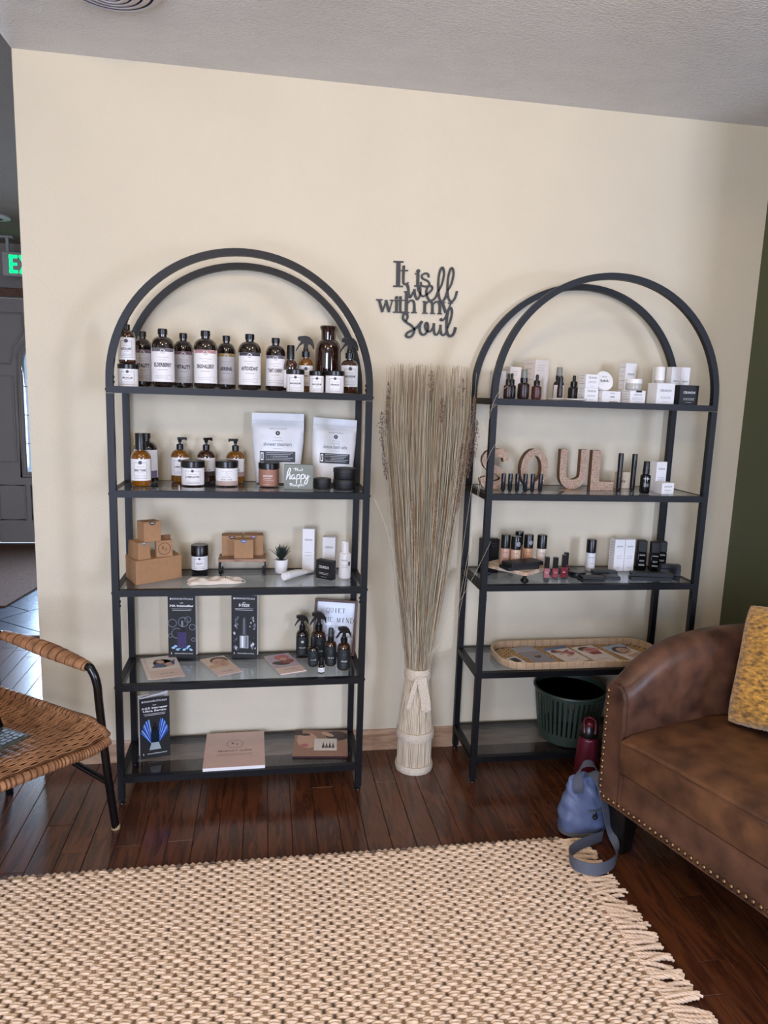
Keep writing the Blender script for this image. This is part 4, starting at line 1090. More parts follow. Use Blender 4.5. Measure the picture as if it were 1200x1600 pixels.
# ================================================================ beside the chair: shelf of oils, first board
G1 = 'brown syrup bottles on the highest glass of the shelf beside the chair'
def syrup(k, word, x, y, w, h, strip, label):
    t = bottle('syrup_bottle', label, 'bottle', x, y, Z[0], w, h, .70, .865, .36, AMBERD, 'screw', .905, group=G1, rz=facing(x, y, .75))
    wrap_label(t, w/2, h*.095, h*.665, mat('label_%d' % k, ('#e6e3e2', '#d9d3d2', '#e9e6e4')[k % 3], .55, noise=.02), syrup_print(word, strip), arc=1.25)
SB1 = mat('art_mauve', '#8a6f78', .6, noise=.4, scale=90); SB2 = mat('art_grey', '#6c6a72', .6, noise=.5, scale=90)
SB3 = mat('art_gold', '#b39a62', .6, noise=.3, scale=90); SB4 = mat('art_violet', '#3d3947', .6, noise=.4, scale=90); SB5 = mat('art_rose', '#b9898c', .6, noise=.4, scale=90)
syrup(1, 'VITALITY', -0.650, -0.095, .062, .178, SB1, 'brown syrup bottle half hidden behind the stacked pump bottle and jar')
syrup(0, 'ELDERBERRY', -0.573, -0.19, .073, .182, SB2, 'wide brown syrup bottle with a grey floral strip, next to the stacked pump bottle')
syrup(1, 'VITALITY', -0.520, -0.095, .063, .178, SB1, 'narrow brown syrup bottle with a mauve strip, set back between two wide bottles')
syrup(2, 'SINUS+ALLERGY', -0.441, -0.19, .074, .182, SB5, 'wide brown syrup bottle with a rose strip, in the middle of the row')
syrup(1, 'ADRENAL', -0.381, -0.095, .062, .176, SB3, 'narrow brown syrup bottle with a gold strip on its label')
syrup(0, 'ANTIOXIDANT', -0.302, -0.19, .073, .178, SB4, 'wide brown syrup bottle with a dark violet strip on its label')
syrup(2, 'TART CHERRY', -0.219, -0.15, .066, .172, SB2, 'brown syrup bottle with a small orange dot, next to the white balm jar')
WLAB = WHITE
t = jar('white labelled balm jar under the pump bottle at the shelf post', -0.678, -0.20, Z[0], .064, .069, .20, AMBER, WLAB, framed_print('MUSCLE'), lab=(.0, .97))
PUMPROT['amber pump bottle standing on a white jar at the end of the row'] = R(160)
t = bottle('pump_bottle', 'amber pump bottle standing on a white jar at the end of the row', 'bottle', -0.680, -0.20, Z[0]+.0692, .053, .142, .56, .73, .36, AMBER, 'pump')
wrap_label(t, .0265, .012, .080, WLAB, framed_print('MUSCLE & JOINT'))
t = jar('white balm jar in front of the black-capped amber bottle and sprayer', -0.157, -0.24, Z[0], .059, .071, .21, AMBER, WLAB, framed_print('MAGNESIUM'), lab=(.0, .97))
t = bottle('capped_bottle', 'amber bottle with tall black cap behind the white balm jar', 'bottle', -0.170, -0.165, Z[0], .046, .150, .52, .68, .42, AMBER, 'cylinder', .70, scap=1.15)
wrap_label(t, .023, .012, .070, WLAB, None)
t = bottle('spray_bottle', 'amber trigger spray bottle between the balm jars and the big brown jug', 'bottle', -0.118, -0.115, Z[0], .050, .186, .46, .60, .36, AMBERL, 'trigger', .62, rz=R(0), scap=1.3)
wrap_label(t, .025, .020, .088, WLAB, framed_print('SPRAY'))
t = jar('white balm jar standing before the big brown jug, next to a wider jar', -0.087, -0.225, Z[0], .050, .069, .21, AMBER, WLAB, framed_print('MAGNESIUM'), lab=(.0, .97))
t = jar('widest white balm jar standing before the big brown jug', -0.030, -0.24, Z[0], .062, .071, .21, AMBER, WLAB, framed_print('ARNICA'), lab=(.0, .97))
t = bottle('glass_jug', 'big red-brown glass jug with flared lip at the end of the highest shelf', 'jug', -0.040, -0.085, Z[0], .088, .222, .62, .80, .56, JUG, 'none')
obj('flared_lip', MB().lathe([(.0246, .175), (.0246, .205), (.029, .216), (.030, .220), (.028, .224), (.023, .222), (.021, .180), (.001, .178)], 28), JUG, t)
t = bottle('spray_bottle', 'amber trigger spray bottle with white label beside the big brown jug', 'bottle', 0.026, -0.160, Z[0], .058, .184, .47, .60, .34, AMBER, 'trigger', .62, rz=R(0), scap=1.3)
wrap_label(t, .029, .022, .092, WLAB, framed_print('MAGNESIUM'))

# ---- second board
t = bottle('tall_bottle', 'dark bottle with purple-banded label behind the amber toner bottle', 'bottle', -0.650, -0.072, Z[1], .080, .166, .66, .84, .36, AMBERD, 'screw', .89)
wrap_label(t, .040, .018, .112, WLAB, scrub_print('oil', mat('purple_band', '#6a6480', .6)))
t = bottle('toner_bottle', 'amber bottle with tall black cap and framed label at the shelf post', 'bottle', -0.651, -0.168, Z[1], .064, .172, .52, .67, .40, AMBERL, 'cylinder', .69, scap=1.2)
wrap_label(t, .032, .020, .090, WLAB, framed_print('SKIN TONIC'))
def pumpb(label, x, y, w, h, body, fn, rot):
    PUMPROT[label] = rot
    t = bottle('pump_bottle', label, 'bottle', x, y, Z[1], w, h, .56, .73, .34, body, 'pump', group='amber pump bottles on the second glass board')
    wrap_label(t, w/2, h*.16, h*.56, WLAB, fn)
pumpb('honey-coloured pump bottle behind the white-labelled jar', -0.540, -0.055, .061, .154, AMBERL, framed_print('LYMPHATIC'), R(5))
pumpb('dark amber pump bottle with a brown-banded label between two jars', -0.452, -0.055, .062, .154, AMBER, scrub_print('body oil', mat('brown_band', '#4e3f3c', .6)), R(35))
pumpb('amber pump bottle beside the big white pouch', -0.353, -0.058, .063, .153, AMBERL, scrub_print('body wash', mat('rose_band', '#a98f88', .6)), R(190))
jar('white jar with framed label in front of the honey pump bottle', -0.489, -0.140, Z[1], .078, .083, .24, AMBER, WLAB, framed_print('LYMPHATIC'), lab=(.07, .96))
jar('white jar with beige-banded label in front of the amber pump bottle', -0.378, -0.143, Z[1], .076, .085, .24, AMBER, WLAB, scrub_print('body scrub', mat('beige_band', '#b29c92', .6)), lab=(.07, .96))
def copper_print(p, w, z0, z1):
    H = z1-z0; p.text('BODY SCRUB', H*.13, -w*.12, z0+H*.62, INKW, wid=w*.95, bold=.02); bars(p, -w*.6, w*.25, z0+H*.48, 1, 1, INKW); bars(p, -w*.6, w*.5, z0+H*.38, 1, 1, INKW, .0005); bars(p, -w*.6, w*.1, z0+H*.1, 1, 1, INKW)
jar('copper labelled scrub jar standing before the big white pouch', -0.238, -0.150, Z[1], .071, .082, .24, AMBER, mat('copper_label', '#9c6f5c', .5, noise=.04), copper_print, lab=(.07, .97))
# stand-up pouches
M_POUCH = mat('white_pouch', '#dedede', .35, noise=.02, bump=.25, bscale=22, bdist=.01)
def pouch(label, x, y, z, w0, w1, h, th, rot, lines):
    t = thing('standup_pouch', label, 'pouch', (x, y, z), rot=rot, group='white stand-up pouches on the second board')
    def hw(v): return (w0+(w1-w0)*min(1, v*1.6))/2 if v < .96 else w1/2
    def dep(u, v):
        e = max(0, 1-abs(u)**2.6)
        b = th*(0.95-0.55*v if v < .80 else max(0.03, .51*(1-(v-.80)/.08)))
        return max(0.0012, b*e**.6*(1-.25*math.sin(7*v+3*u)*.3))
    n, m = 20, 26; mb = MB(); vs = []; fs = []
    for s in (-1, 1):
        for j in range(m+1):
            for i in range(n+1):
                u = i/n*2-1; v = j/m; vs.append((u*hw(v), s*dep(u, v), v*h))
    n1 = n+1; k = n1*(m+1)
    for j in range(m):
        for i in range(n):
            a = j*n1+i; fs += [(a, a+1, a+n1+1, a+n1), (k+a, k+a+n1, k+a+n1+1, k+a+1)]
    for i in range(n): fs += [(i, k+i, k+i+1, i+1), (m*n1+i, m*n1+i+1, k+m*n1+i+1, k+m*n1+i)]
    for j in range(m): fs += [(j*n1, (j+1)*n1, k+(j+1)*n1, k+j*n1), (j*n1+n, k+j*n1+n, k+(j+1)*n1+n, (j+1)*n1+n)]
    obj('pouch_body', mb.add(vs, fs), M_POUCH, t, ang=60)
    def fn(a, b, l): 
        v = b/h; return (a, -dep(a/hw(v), v)-LIFT*(2+l), b)
    seal = P2().rect(-w1*.49, w1*.49, h*.885, h*.892, mat('seal_line', '#c3c5c8', .5), 12); seal.build(fn, 'zip_seal', t)
    p = P2(); W = w1
    p.rect(-W*.34, W*.34, h*.30, h*.455, mat('navy_panel', '#2c303b', .5), 16)
    for q in range(5): p.rect(-W*.22, W*(.30-.05*(q % 3)), h*(.435-.025*q)-.0006, h*(.435-.025*q)+.0004, INKW, 10, lift=1)
    p.rect(-W*.325, -W*.27, h*.325, h*.435, INKW, 2, lift=1); p.rect(-W*.31, -W*.285, h*.34, h*.42, mat('navy_panel'), 1, lift=2)
    p.ell(0, h*.715, h*.032, h*.032, mat('badge_dark', '#33363c', .6), n=18); p.text('S', h*.035, 0, h*.715, INKW, lift=1)
    p.text('ROSEMARY & SAGE'[:0] or lines[0], h*.022, 0, h*.775, INKG, wid=W*.34, bold=0)
    p.rect(-W*.08, W*.08, h*.648, h*.652, INKG, 4); p.rect(-W*.1, W*.1, h*.608, h*.612, INKG, 4)
    p.text(lines[1], h*.075, 0, h*.555, INK, wid=W*.54, bold=0.0)
    p.rect(-W*.09, W*.09, h*.492, h*.496, INKG, 4)
    p.build(fn, 'front_print', t)
    obj('gusset', MB().prism([(w0*.46*math.cos(2*PI*q/20), th*.9*math.sin(2*PI*q/20)) for q in range(20)], 0, .002), M_POUCH, t)
pouch('large white pouch of shower steamers standing behind the copper jar', -0.208, -0.066, Z[1]+.0026, .150, .180, .242, .030, (R(-4), 0, R(-2)), ('WELLNESS APOTHECARY', 'shower steamers'))
pouch('creased white pouch of bath salts standing behind the black tins', -0.016, -0.080, Z[1]+.0070, .140, .158, .225, .032, (R(-5), R(3), R(9)), ('WELLNESS APOTHECARY', 'detox bath salts'))
# wooden block sign: think happy thoughts
bl = thing('block_sign', 'small sage green block sign with white script between copper jar and black tins', 'sign', (-0.141, -0.208, Z[1]), R(-3))
M_SAGE = mat('sage_paint', '#7d837b', .7, noise=.06)
obj('block', MB().box(-.048, .048, -.011, .011, 0, .083), M_SAGE, bl, bevel=.001)
p = P2(); q = lambda pts: [(-.048+(a-398)/254*.096, .083-(b-540)/205*.083) for a, b in pts]
for pts, w in [([(480,575),(520,572)],.0018),([(500,565),(498,592)],.0018),([(512,570),(512,592)],.0016),([(512,585),(520,580),(525,592)],.0016),([(532,582),(532,592)],.0016),([(540,592),(542,582),(550,592)],.0016),([(556,568),(556,592)],.0016),([(556,586),(566,580)],.0016),
   ([(420,655),(432,600),(448,570),(456,585),(440,620),(418,668)],.0030),([(418,668),(432,630),(448,618),(452,640),(450,660),(462,655)],.0030),([(490,625),(472,628),(466,650),(478,660),(492,640),(492,658),(502,655)],.0030),
   ([(512,622),(508,700)],.0030),([(510,640),(525,620),(538,632),(532,655),(512,656)],.0028),([(550,620),(545,690)],.0030),([(548,636),(562,618),(575,630),(570,652),(550,655)],.0028),([(585,620),(584,645),(596,652),(608,622)],.0028),([(608,622),(606,670),(592,698),(578,690),(590,665),(622,632)],.0028),
   ([(445,700),(470,697)],.0018),([(457,692),(455,718)],.0018),([(468,692),(468,718)],.0016),([(468,708),(478,703),(480,718)],.0016),([(490,706),(486,714),(494,718),(498,708),(490,706)],.0016),([(505,704),(506,716),(514,716),(515,704)],.0016),([(528,706),(521,712),(528,717),(530,705),(529,726),(520,726)],.0016),([(538,694),(538,718)],.0016),([(538,708),(546,703),(548,718)],.0016),([(556,692),(556,718)],.0016),([(550,702),(563,702)],.0014),([(576,704),(568,707),(575,712),(568,718)],.0016)]:
    p.stroke(q(pts), w, INKW)
p.build(on_front(-.011), 'lettering', bl)
def tin(label, x, y, z, w, h):
    t = thing('black_tin', label, 'tin', (x, y, z), facing(x, y), 'round black tins'); r = w/2
    obj('tin_body', MB().lathe([(.001, .0004), (r*.93, .0004), (r*.96, .002), (r*.96, h*.62), (.001, h*.62)], 32), BLACKMT, t)
    obj('tin_lid', MB().lathe([(r*.97, h*.58), (r, h*.60), (r, h*.94), (r*.96, h), (r*.9, h*.97), (.001, h*.97)], 32), BLACKMT, t)
tin('single small black tin beside the green block sign', -0.060, -0.190, Z[1], .060, .035)
tin('black tin carrying another black tin on top', 0.014, -0.205, Z[1], .078, .036)
tin('black tin stacked on top of another black tin', 0.014, -0.205, Z[1]+.0362, .078, .037)

# ---- third board: kraft boxes, riser, plant, cartons
def kraft(label, pts, z0, z1, taper=0.0, flaps=0.0, sticker=None, logo=False, name='kraft_box'):
    """box on the footprint of three ground corners: left, front, right"""
    a, b, c = [Vector((q[0], q[1], 0)) for q in pts]; d = a+c-b; ctr = (a+b+c+d)/4
    t = thing(name, label, 'box', (ctr.x, ctr.y, z0), 0, 'brown kraft boxes on the third glass board')
    Q = [a-ctr, b-ctr, c-ctr, d-ctr]; h = z1-z0; k = 1-taper
    vs = [(v.x, v.y, 0) for v in Q] + [(v.x*k, v.y*k, h) for v in Q]
    obj('box_body', MB().add(vs, [(3, 2, 1, 0), (0, 1, 5, 4), (1, 2, 6, 5), (2, 3, 7, 6), (3, 0, 4, 7), (4, 5, 6, 7)]), KRAFT, t, smooth=False, bevel=.0008)
    # lid flap with its slit
    lid = [(v.x*k*.985, v.y*k*.985, h+.0008) for v in Q]; obj('lid_flap', MB().add([(x, y, z-.0006) for x, y, z in lid]+lid, [(3, 2, 1, 0), (4, 5, 6, 7), (0, 1, 5, 4), (1, 2, 6, 5), (2, 3, 7, 6), (3, 0, 4, 7)]), KRAFT, t, smooth=False)
    e = (Q[2]-Q[1]); L = e.length; e = e/L; nrm = Vector((e.y, -e.x, 0)); mid = (Q[1]+Q[2])/2
    def on_face(u, v, l): w = mid*(1-taper*v/h)+e*u+nrm*LIFT*(1+l); return (w.x, w.y, v)
    if sticker:
        p = P2(); n = 14; r = min(.011, L*.2)
        p.poly([(r*math.cos(PI+PI*q_/n), h-.0005+r*1.0*math.sin(PI+PI*q_/n)) for q_ in range(n+1)], sticker); p.rect(-r*.5, r*.5, h-r*.45, h-r*.3, INKW, lift=1); p.build(on_face, 'seal_sticker', t)
    if logo:
        p = P2(); p.ring(0, h*.5, h*.38, h*.03, INK, 28); p.text('R', h*.28, -h*.09, h*.55, INK, bold=0); p.text('S', h*.26, h*.09, h*.44, INK, bold=0); p.build(on_face, 'logo_print', t)
    if flaps:
        f = MB().prism([(-L*.49, h-.001), (L*.49, h-.001), (L*.47, h+flaps), (-L*.47, h+flaps)], .0, .001, f=lambda u, v, c: ((d-ctr+a-ctr)/2*k+e*u).to_tuple()[:2]+(v,) if False else tuple(((Q[0]+Q[3])/2+e*u+nrm*c)[:2])+(v,))
        obj('open_flap', f, KRAFTD, t, smooth=False)
    return t
kraft('large low kraft box carrying three small kraft boxes', ((-0.715, -0.128), (-0.664, -0.236), (-0.530, -0.140)), Z[2], Z[2]+.079)
TEAL = mat('sticker_teal', '#51758c', .6); DKG = mat('sticker_dark', '#2e3833', .6); MAR = mat('sticker_maroon', '#4c2024', .6); BLU = mat('sticker_blue', '#5a6d9a', .6); PUR = mat('sticker_purple', '#7e5a86', .6)
zk = Z[2]+.080
kraft('tapered kraft box with teal seal on the large low box', ((-0.700, -0.165), (-0.657, -0.222), (-0.622, -0.195)), zk, zk+.056, .08, sticker=TEAL)
kraft('kraft box printed with a circled monogram on the large low box', ((-0.614, -0.162), (-0.606, -0.180), (-0.557, -0.158)), zk, zk+.055, logo=True, flaps=.016)
kraft('kraft box with dark seal balanced on top of two others', ((-0.668, -0.170), (-0.640, -0.208), (-0.590, -0.182)), zk+.057, zk+.057+.066, sticker=DKG)
t = bottle('dark_jar', 'black capped dark jar with framed white label beside the kraft boxes', 'jar', -0.477, -0.060, Z[2], .058, .098, .60, .62, .92, BLACKPL, 'cylinder', .62)
wrap_label(t, .0292, .012, .060, WLAB, framed_print('NIGHT'))
# folded cotton pouch
cp = MB(); nu, nv = 30, 16; rc_ = random.Random(2); vs = []; fs = []
def pch(u, v, s):
    a, b = u*2-1, v*2-1; e = max(0, (1-abs(a)**5)*(1-abs(b)**4))
    z = .0007+(.0125*e**.5*(1+.22*math.sin(9*a+4*b)+.18*math.sin(5*b-6*a)) if s else 0)
    return (a*.088+.004*math.sin(6*b), b*.035+.008*a*a*.4+.003*math.sin(8*a), z)
cp.grid(lambda u, v: pch(u, v, 1), nu, nv); cp.grid(lambda u, v: pch(v, u, 0), nv, nu)
M_COT = mat('cotton', '#e2d6c8', .9, noise=.04, bump=.3, bscale=90)
ct = thing('cotton_pouch', 'cream cotton drawstring pouch lying flat at the edge of the third board', 'pouch', (-0.415, -0.205, Z[2]), R(6))
obj('pouch_body', cp, M_COT, ct, ang=80)
p = P2().text('CRUNCHI', .018, .0, .018, INK, wid=.085, bold=0); p.build(lambda a, b, l: (a, b, pch((a/.088+1)/2, (b/.035+1)/2, 1)[2]+.0007), 'lettering', ct)
obj('drawstring', MB().tube(catmull([(.05, .02, .012), (.085, .012, .006), (.100, -.012, .0022), (.090, -.03, .0022)], 6), .0014, 6), M_COT, ct)
# wooden riser on scrolled iron legs
rs = thing('wooden_riser', 'small wooden riser on black scrolled iron legs carrying kraft boxes', 'riser', (-0.328, -0.072, Z[2]))
obj('board', MB().box(-.082, .082, -.044, .044, .0475, .0575), wood('riser_wood', '#6e5040', '#a5826a', scale=9, stretch=(1, 6, 6), rough=.6), rs, bevel=.001)
for sx in (-1, 1):
    for sy in (-1, 1):
        obj('scroll_leg', MB().tube(catmull([(sx*.070, sy*.036, .047), (sx*.078, sy*.036, .044), (sx*.079, sy*.036, .02), (sx*.079, sy*.036, .008), (sx*.076, sy*.036, .0035), (sx*.071, sy*.036, .0045), (sx*.071, sy*.036, .010), (sx*.075, sy*.036, .011)], 5), .0026, 6), BLACK, rs)
    obj('leg_bar', MB().tube([(sx*.079, -.036, .025), (sx*.079, .036, .025)], .002, 6), BLACK, rs)
zr = Z[2]+.058
kraft('kraft box with maroon seal at the back of the wooden riser', ((-0.402, -0.034), (-0.400, -0.068), (-0.330, -0.066)), zr, zr+.072, sticker=MAR, flaps=.004)
kraft('kraft box with purple seal at the back of the wooden riser', ((-0.324, -0.034), (-0.324, -0.064), (-0.256, -0.062)), zr, zr+.072, sticker=PUR, flaps=.006)
kraft('kraft box with blue seal standing before the others on the wooden riser', ((-0.357, -0.072), (-0.356, -0.108), (-0.290, -0.106)), zr, zr+.066, sticker=BLU)
# succulent
sc = thing('potted_succulent', 'small spiky succulent in a white pot beside the wooden riser', 'plant', (-0.193, -0.085, Z[2]))
obj('pot', MB().lathe([(.0005, .0005), (.019, .0005), (.021, .003), (.0255, .049), (.0235, .050), (.022, .044), (.0005, .044)], 28), WHITEPL, sc)
obj('soil', MB().lathe([(.022, .0445), (.012, .047), (.0005, .048)], 16), mat('soil', '#1d1915', .9, bump=.6, bscale=300), sc)
M_SUC = mat('succulent', '#1e2a20', .5, noise=.3, scale=60); rs_ = random.Random(4)
for k in range(20):
    a = 2.4*k; lean = .12+.62*(k/20); L = .066-.012*(k/20)+rs_.uniform(-.006, .004); mb = MB(); pts = []; ra = []; rb = []
    for i in range(7):
        u = i/6; rr_ = L*math.sin(lean)*u*(1+.25*u*(k > 10)); zz = .046+L*math.cos(lean)*(u-.10*u*u)
        pts.append((rr_*math.cos(a), rr_*math.sin(a), zz)); ra.append(.0006+.0022*(1-u)); rb.append(.0006+.0050*math.sin(PI*min(1, .35+.65*u))**1.0)
    obj('leaf', mb.tube(pts, ra, 6, ry=rb), M_SUC, sc)
# white cartons, tube, soap box, airless bottle
carton('tall slim white carton beside the succulent', -0.092, -0.045, Z[2], .043, .036, .155, R(-12), WHITE, crunchi(2, zt=.74, size=.2), side=(1, side_lines(9)))
carton('shorter white carton half hidden behind the black soap box', -0.020, -0.072, Z[2], .046, .040, .130, R(-12), WHITE, crunchi(2, zt=.72, size=.2), side=(1, side_lines(8)))
sbx = carton('black soap box leaning back between white cartons and white bottle', -0.040, -0.170, Z[2], .066, .026, .066, R(-40), BLACKMT, crunchi(2, INKW, zt=.64, size=.2))
tb = thing('cream_tube', 'white squeeze tube lying on the glass before the tall slim carton', 'tube', (-0.128, -0.128, Z[2]), math.atan2(0.135, 0.105))
mb = MB(); P = []; RA = []; RB = []
for k in range(13):
    u = k/12; P.append((-.075+.140*u, 0, .0155-.0135*u**2)); RA.append(.0145*(1-u**2*.93)); RB.append(.0145+.0045*u)
obj('tube_body', mb.tube(P, RA, 18, ry=RB, up=(0, 0, 1)), mat('tube_white', '#dedcda', .35, noise=.02), tb)
obj('tube_cap', MB().lathe([(.0125, 0), (.0135, .003), (.0135, .020), (.001, .020)], 24, M=Matrix.Translation((-.093, 0, .0155)) @ Matrix.Rotation(PI/2, 4, 'Y')), WHITEPL, tb)
t = bottle('airless_bottle', 'white airless pump bottle at the end of the third board', 'bottle', 0.026, -0.168, Z[2], .042, .136, .60, .68, .62, WHITEPL, 'none')
obj('pump_cap', MB().lathe([(.0135, .092), (.0135, .122), (.0105, .132), (.0005, .134)], 24).box(-.0115, .002, -.006, .006, .126, .135), WHITEPL, t)
p = P2(); p.text('CRUNCHI', .006, -.004, .068, INK, wid=.022); bars(p, -.012, .010, .050, 2, .006, INK); p.ell(.0155, .056, .0055, .0085, mat('green_seal', '#31402c', .6)); p.build(on_cyl(.021), 'lettering', t)

# ---- fourth board: brochures, sprays, framed print
def brochure(label, x, y, z, w, h, rz, fn, lean=0):
    t = thing('brochure', label, 'brochure', (x, y, z), rot=(lean, 0, rz), group='standing folded brochures')
    obj('front_panel', MB().box(-w/2, w/2, -.0006, .0006, 0, h), BLACKMT, t, smooth=False)
    bp_ = obj('back_panel', MB().box(0, w*1.06, -.0006, .0006, 0, h*1.012), WHITE, t, loc=(-w/2, .001, 0), rot=(0, 0, R(22)), smooth=False)
    obj('fold_panel', MB().box(-w*1.0, 0, -.0006, .0006, 0, h), WHITE, bp_, loc=(w*1.055, .001, 0), rot=(0, 0, R(-16)), smooth=False)
    p = P2(); fn(p, w, h); p.build(on_front(-.0006), 'front_print', t)
    return t
def head(p, w, h, lines, sz=.1):
    p.text('SKINCEUTICALS', w*.085, w*.03, h*.945, INKW, wid=w*.76, bold=.01); p.rect(-w*.42, -w*.37, h*.932, h*.958, INKW)
    p.text('NEW', w*.05, 0, h*.88, INKW, bold=.02)
    for k, s in enumerate(lines): p.text(s, w*sz, 0, h*(.835-.048*k), INKW, bold=.03, wid=w*min(.86, .07*len(s)))
    zz = h*(.835-.048*len(lines)); bars(p, -w*.36, w*.36, zz, 2, h*.022, INKW, .0011, w*.06)
    p.text('Advanced Skincare Brand', w*.055, w*.06, h*.075, INKW, wid=w*.66, bold=.01); p.rect(-w*.40, -w*.38, h*.06, h*.09, INKW)
GREYR = mat('bubble_grey', '#7d7f8c', .4); VIO = mat('violet_bottle', '#3a2f5c', .3); VIOL = mat('violet_light', '#8b86b0', .3); CYA = mat('splash', '#9cc3e0', .4)
def ha(p, w, h):
    head(p, w, h, ['HA Intensifier'], .115)
    for x, y_, r in ((-.34, .56, .17), (.05, .58, .19), (.38, .50, .20), (-.18, .40, .2), (.42, .30, .17), (-.42, .36, .13), (.22, .62, .12)): 
        rr_ = min(r*w, w*.499-abs(x*w)) if abs(x)+r > .5 else r*w
        p.ring(x*w, y_*h, max(rr_, w*.06), w*.02, GREYR, 20)
    for k in range(9): p.ell((-.32+.08*k)*w, h*(.165+.03*math.sin(k*2.1)), w*.07, h*.018, CYA, rot=.5*math.sin(k*3), n=8, lift=k % 3)
    p.rect(-w*.16, w*.16, h*.16, h*.42, VIO, lift=2); p.rect(-w*.06, w*.10, h*.42, h*.50, BLACKPL, lift=2); p.rect(-.02*w, .05*w, h*.5, h*.60, GREYR, lift=2)
    bars(p, -w*.10, w*.10, h*.33, 5, h*.025, VIOL, .0012)
def pt(p, w, h):
    head(p, w, h, ['P-TIOX'], .17)
    CR = (mat('crystal_a', '#c9ccd2', .3), mat('crystal_b', '#6e727a', .3), mat('crystal_c', '#3c3f45', .3)); rq = random.Random(8)
    for k in range(46):
        x = rq.choice((-1, 1))*rq.uniform(.20, .43)*w; y_ = rq.uniform(.12, .66)*h; s = rq.uniform(.02, .06)*w
        p.poly([(x-s, y_), (x+rq.uniform(-s, s)*.5, y_-s*1.5), (x+s, y_+s*.3), (x+rq.uniform(-s, s)*.4, y_+s*1.6)], rq.choice(CR), lift=k % 4)
    p.rect(-w*.17, w*.17, h*.16, h*.36, mat('vial_silver', '#a8abb0', .3), lift=4); p.rect(-w*.10, -w*.03, h*.17, h*.35, INKW, lift=5); p.rect(w*.05, w*.13, h*.17, h*.35, mat('crystal_b'), lift=5)
    p.poly([(-.10*w, .37*h), (.10*w, .37*h), (.06*w, .62*h), (0, .66*h), (-.06*w, .62*h)], mat('crystal_c'), lift=4); p.rect(-.02*w, .02*w, .38*h, .64*h, GREYR, lift=5)
brochure('standing black brochure showing a violet bottle among bubbles', -0.541, -0.062, Z[3], .097, .233, R(-6), ha)
brochure('standing black brochure showing a silver vial among crystals', -0.322, -0.078, Z[3], .092, .236, R(-9), pt)
SKIN = mat('print_skin', '#c9a188', .5); SKIN2 = mat('print_skin_dark', '#9c7560', .5); HAIR = mat('print_hair', '#3a2a26', .5); SKY = mat('print_sky', '#a9bdd2', .5); NAVY = mat('print_navy', '#4d5a78', .5)
RED = mat('print_red', '#8e2b33', .5); PINK = mat('print_pink', '#d9b3a8', .5); ROSE = mat('print_rose', '#b7656a', .5); PGREY = mat('print_grey', '#8d8890', .5); IVORY = mat('print_ivory', '#e3d8cf', .5)
def flat_leaflet(name, label, cat, c, ex, ey, z, th, base, fn, group=None):
    """leaflet lying flat: centre c, half edge vectors ex (width) and ey (height, towards its top)"""
    rz = math.atan2(ex[1], ex[0]); w = 2*math.hypot(*ex); h = 2*math.hypot(*ey)
    t = thing(name, label, cat, (c[0], c[1], z), rz, group)
    obj('pages', MB().box(-w/2, w/2, -h/2, h/2, 0, th), base, t, smooth=False)
    if fn:
        p = P2(); fn(p, w, h); p.build(on_top(th), 'cover_print', t)
    return t
def quad(a, b, c_, d): # top-left, top-right, bottom-right, bottom-left on the ground
    cx = ((a[0]+b[0]+c_[0]+d[0])/4, (a[1]+b[1]+c_[1]+d[1])/4)
    ex = ((b[0]+c_[0]-a[0]-d[0])/4, (b[1]+c_[1]-a[1]-d[1])/4); n = math.hypot(*ex); hl = (math.hypot(a[0]-d[0], a[1]-d[1])+math.hypot(b[0]-c_[0], b[1]-c_[1]))/4
    return cx, ex, (-ex[1]/n*hl, ex[0]/n*hl)
def cov1(p, w, h):
    p.rect(-w*.5, w*.5, -h*.12, h*.5, IVORY); p.ell(0, h*.20, w*.30, h*.16, SKY, .3); p.ell(-w*.10, h*.26, w*.17, h*.10, HAIR, .4, lift=1); p.ell(-w*.06, h*.24, w*.12, h*.08, SKIN, .3, lift=2)
    p.poly([(-w*.4, h*.0), (-w*.2, h*.2), (w*.2, h*.15), (w*.42, h*.3), (w*.35, h*.05), (w*.0, -h*.02)], NAVY, lift=1); p.poly([(w*.0, h*.14), (w*.25, h*.20), (w*.30, h*.02), (w*.12, h*.0)], SKIN, lift=2); p.text('VITAL', w*.13, w*.02, -h*.30, INKG, bold=0, wid=w*.5); bars(p, -w*.2, w*.25, -h*.40, 1, 1)
def cov2(p, w, h):
    p.rect(-w*.5, w*.5, -h*.22, h*.5, mat('print_cream', '#d8c3b0', .5)); p.ell(-w*.28, h*.0, w*.2, h*.1, mat('print_peach', '#cfa98c', .5), lift=1); p.ell(w*.12, h*.27, w*.35, h*.19, HAIR, lift=1); p.ell(w*.10, h*.14, w*.31, h*.24, SKIN, lift=2)
    p.ell(-w*.02, h*.18, w*.06, h*.014, HAIR, lift=3); p.ell(w*.24, h*.18, w*.06, h*.014, HAIR, lift=3); p.ell(w*.11, h*.02, w*.08, h*.02, ROSE, lift=3); p.rect(w*.09, w*.13, h*.07, h*.15, SKIN2, lift=3)
    p.text('VITAL', w*.15, w*.0, -h*.34, INKG, bold=0, wid=w*.5)
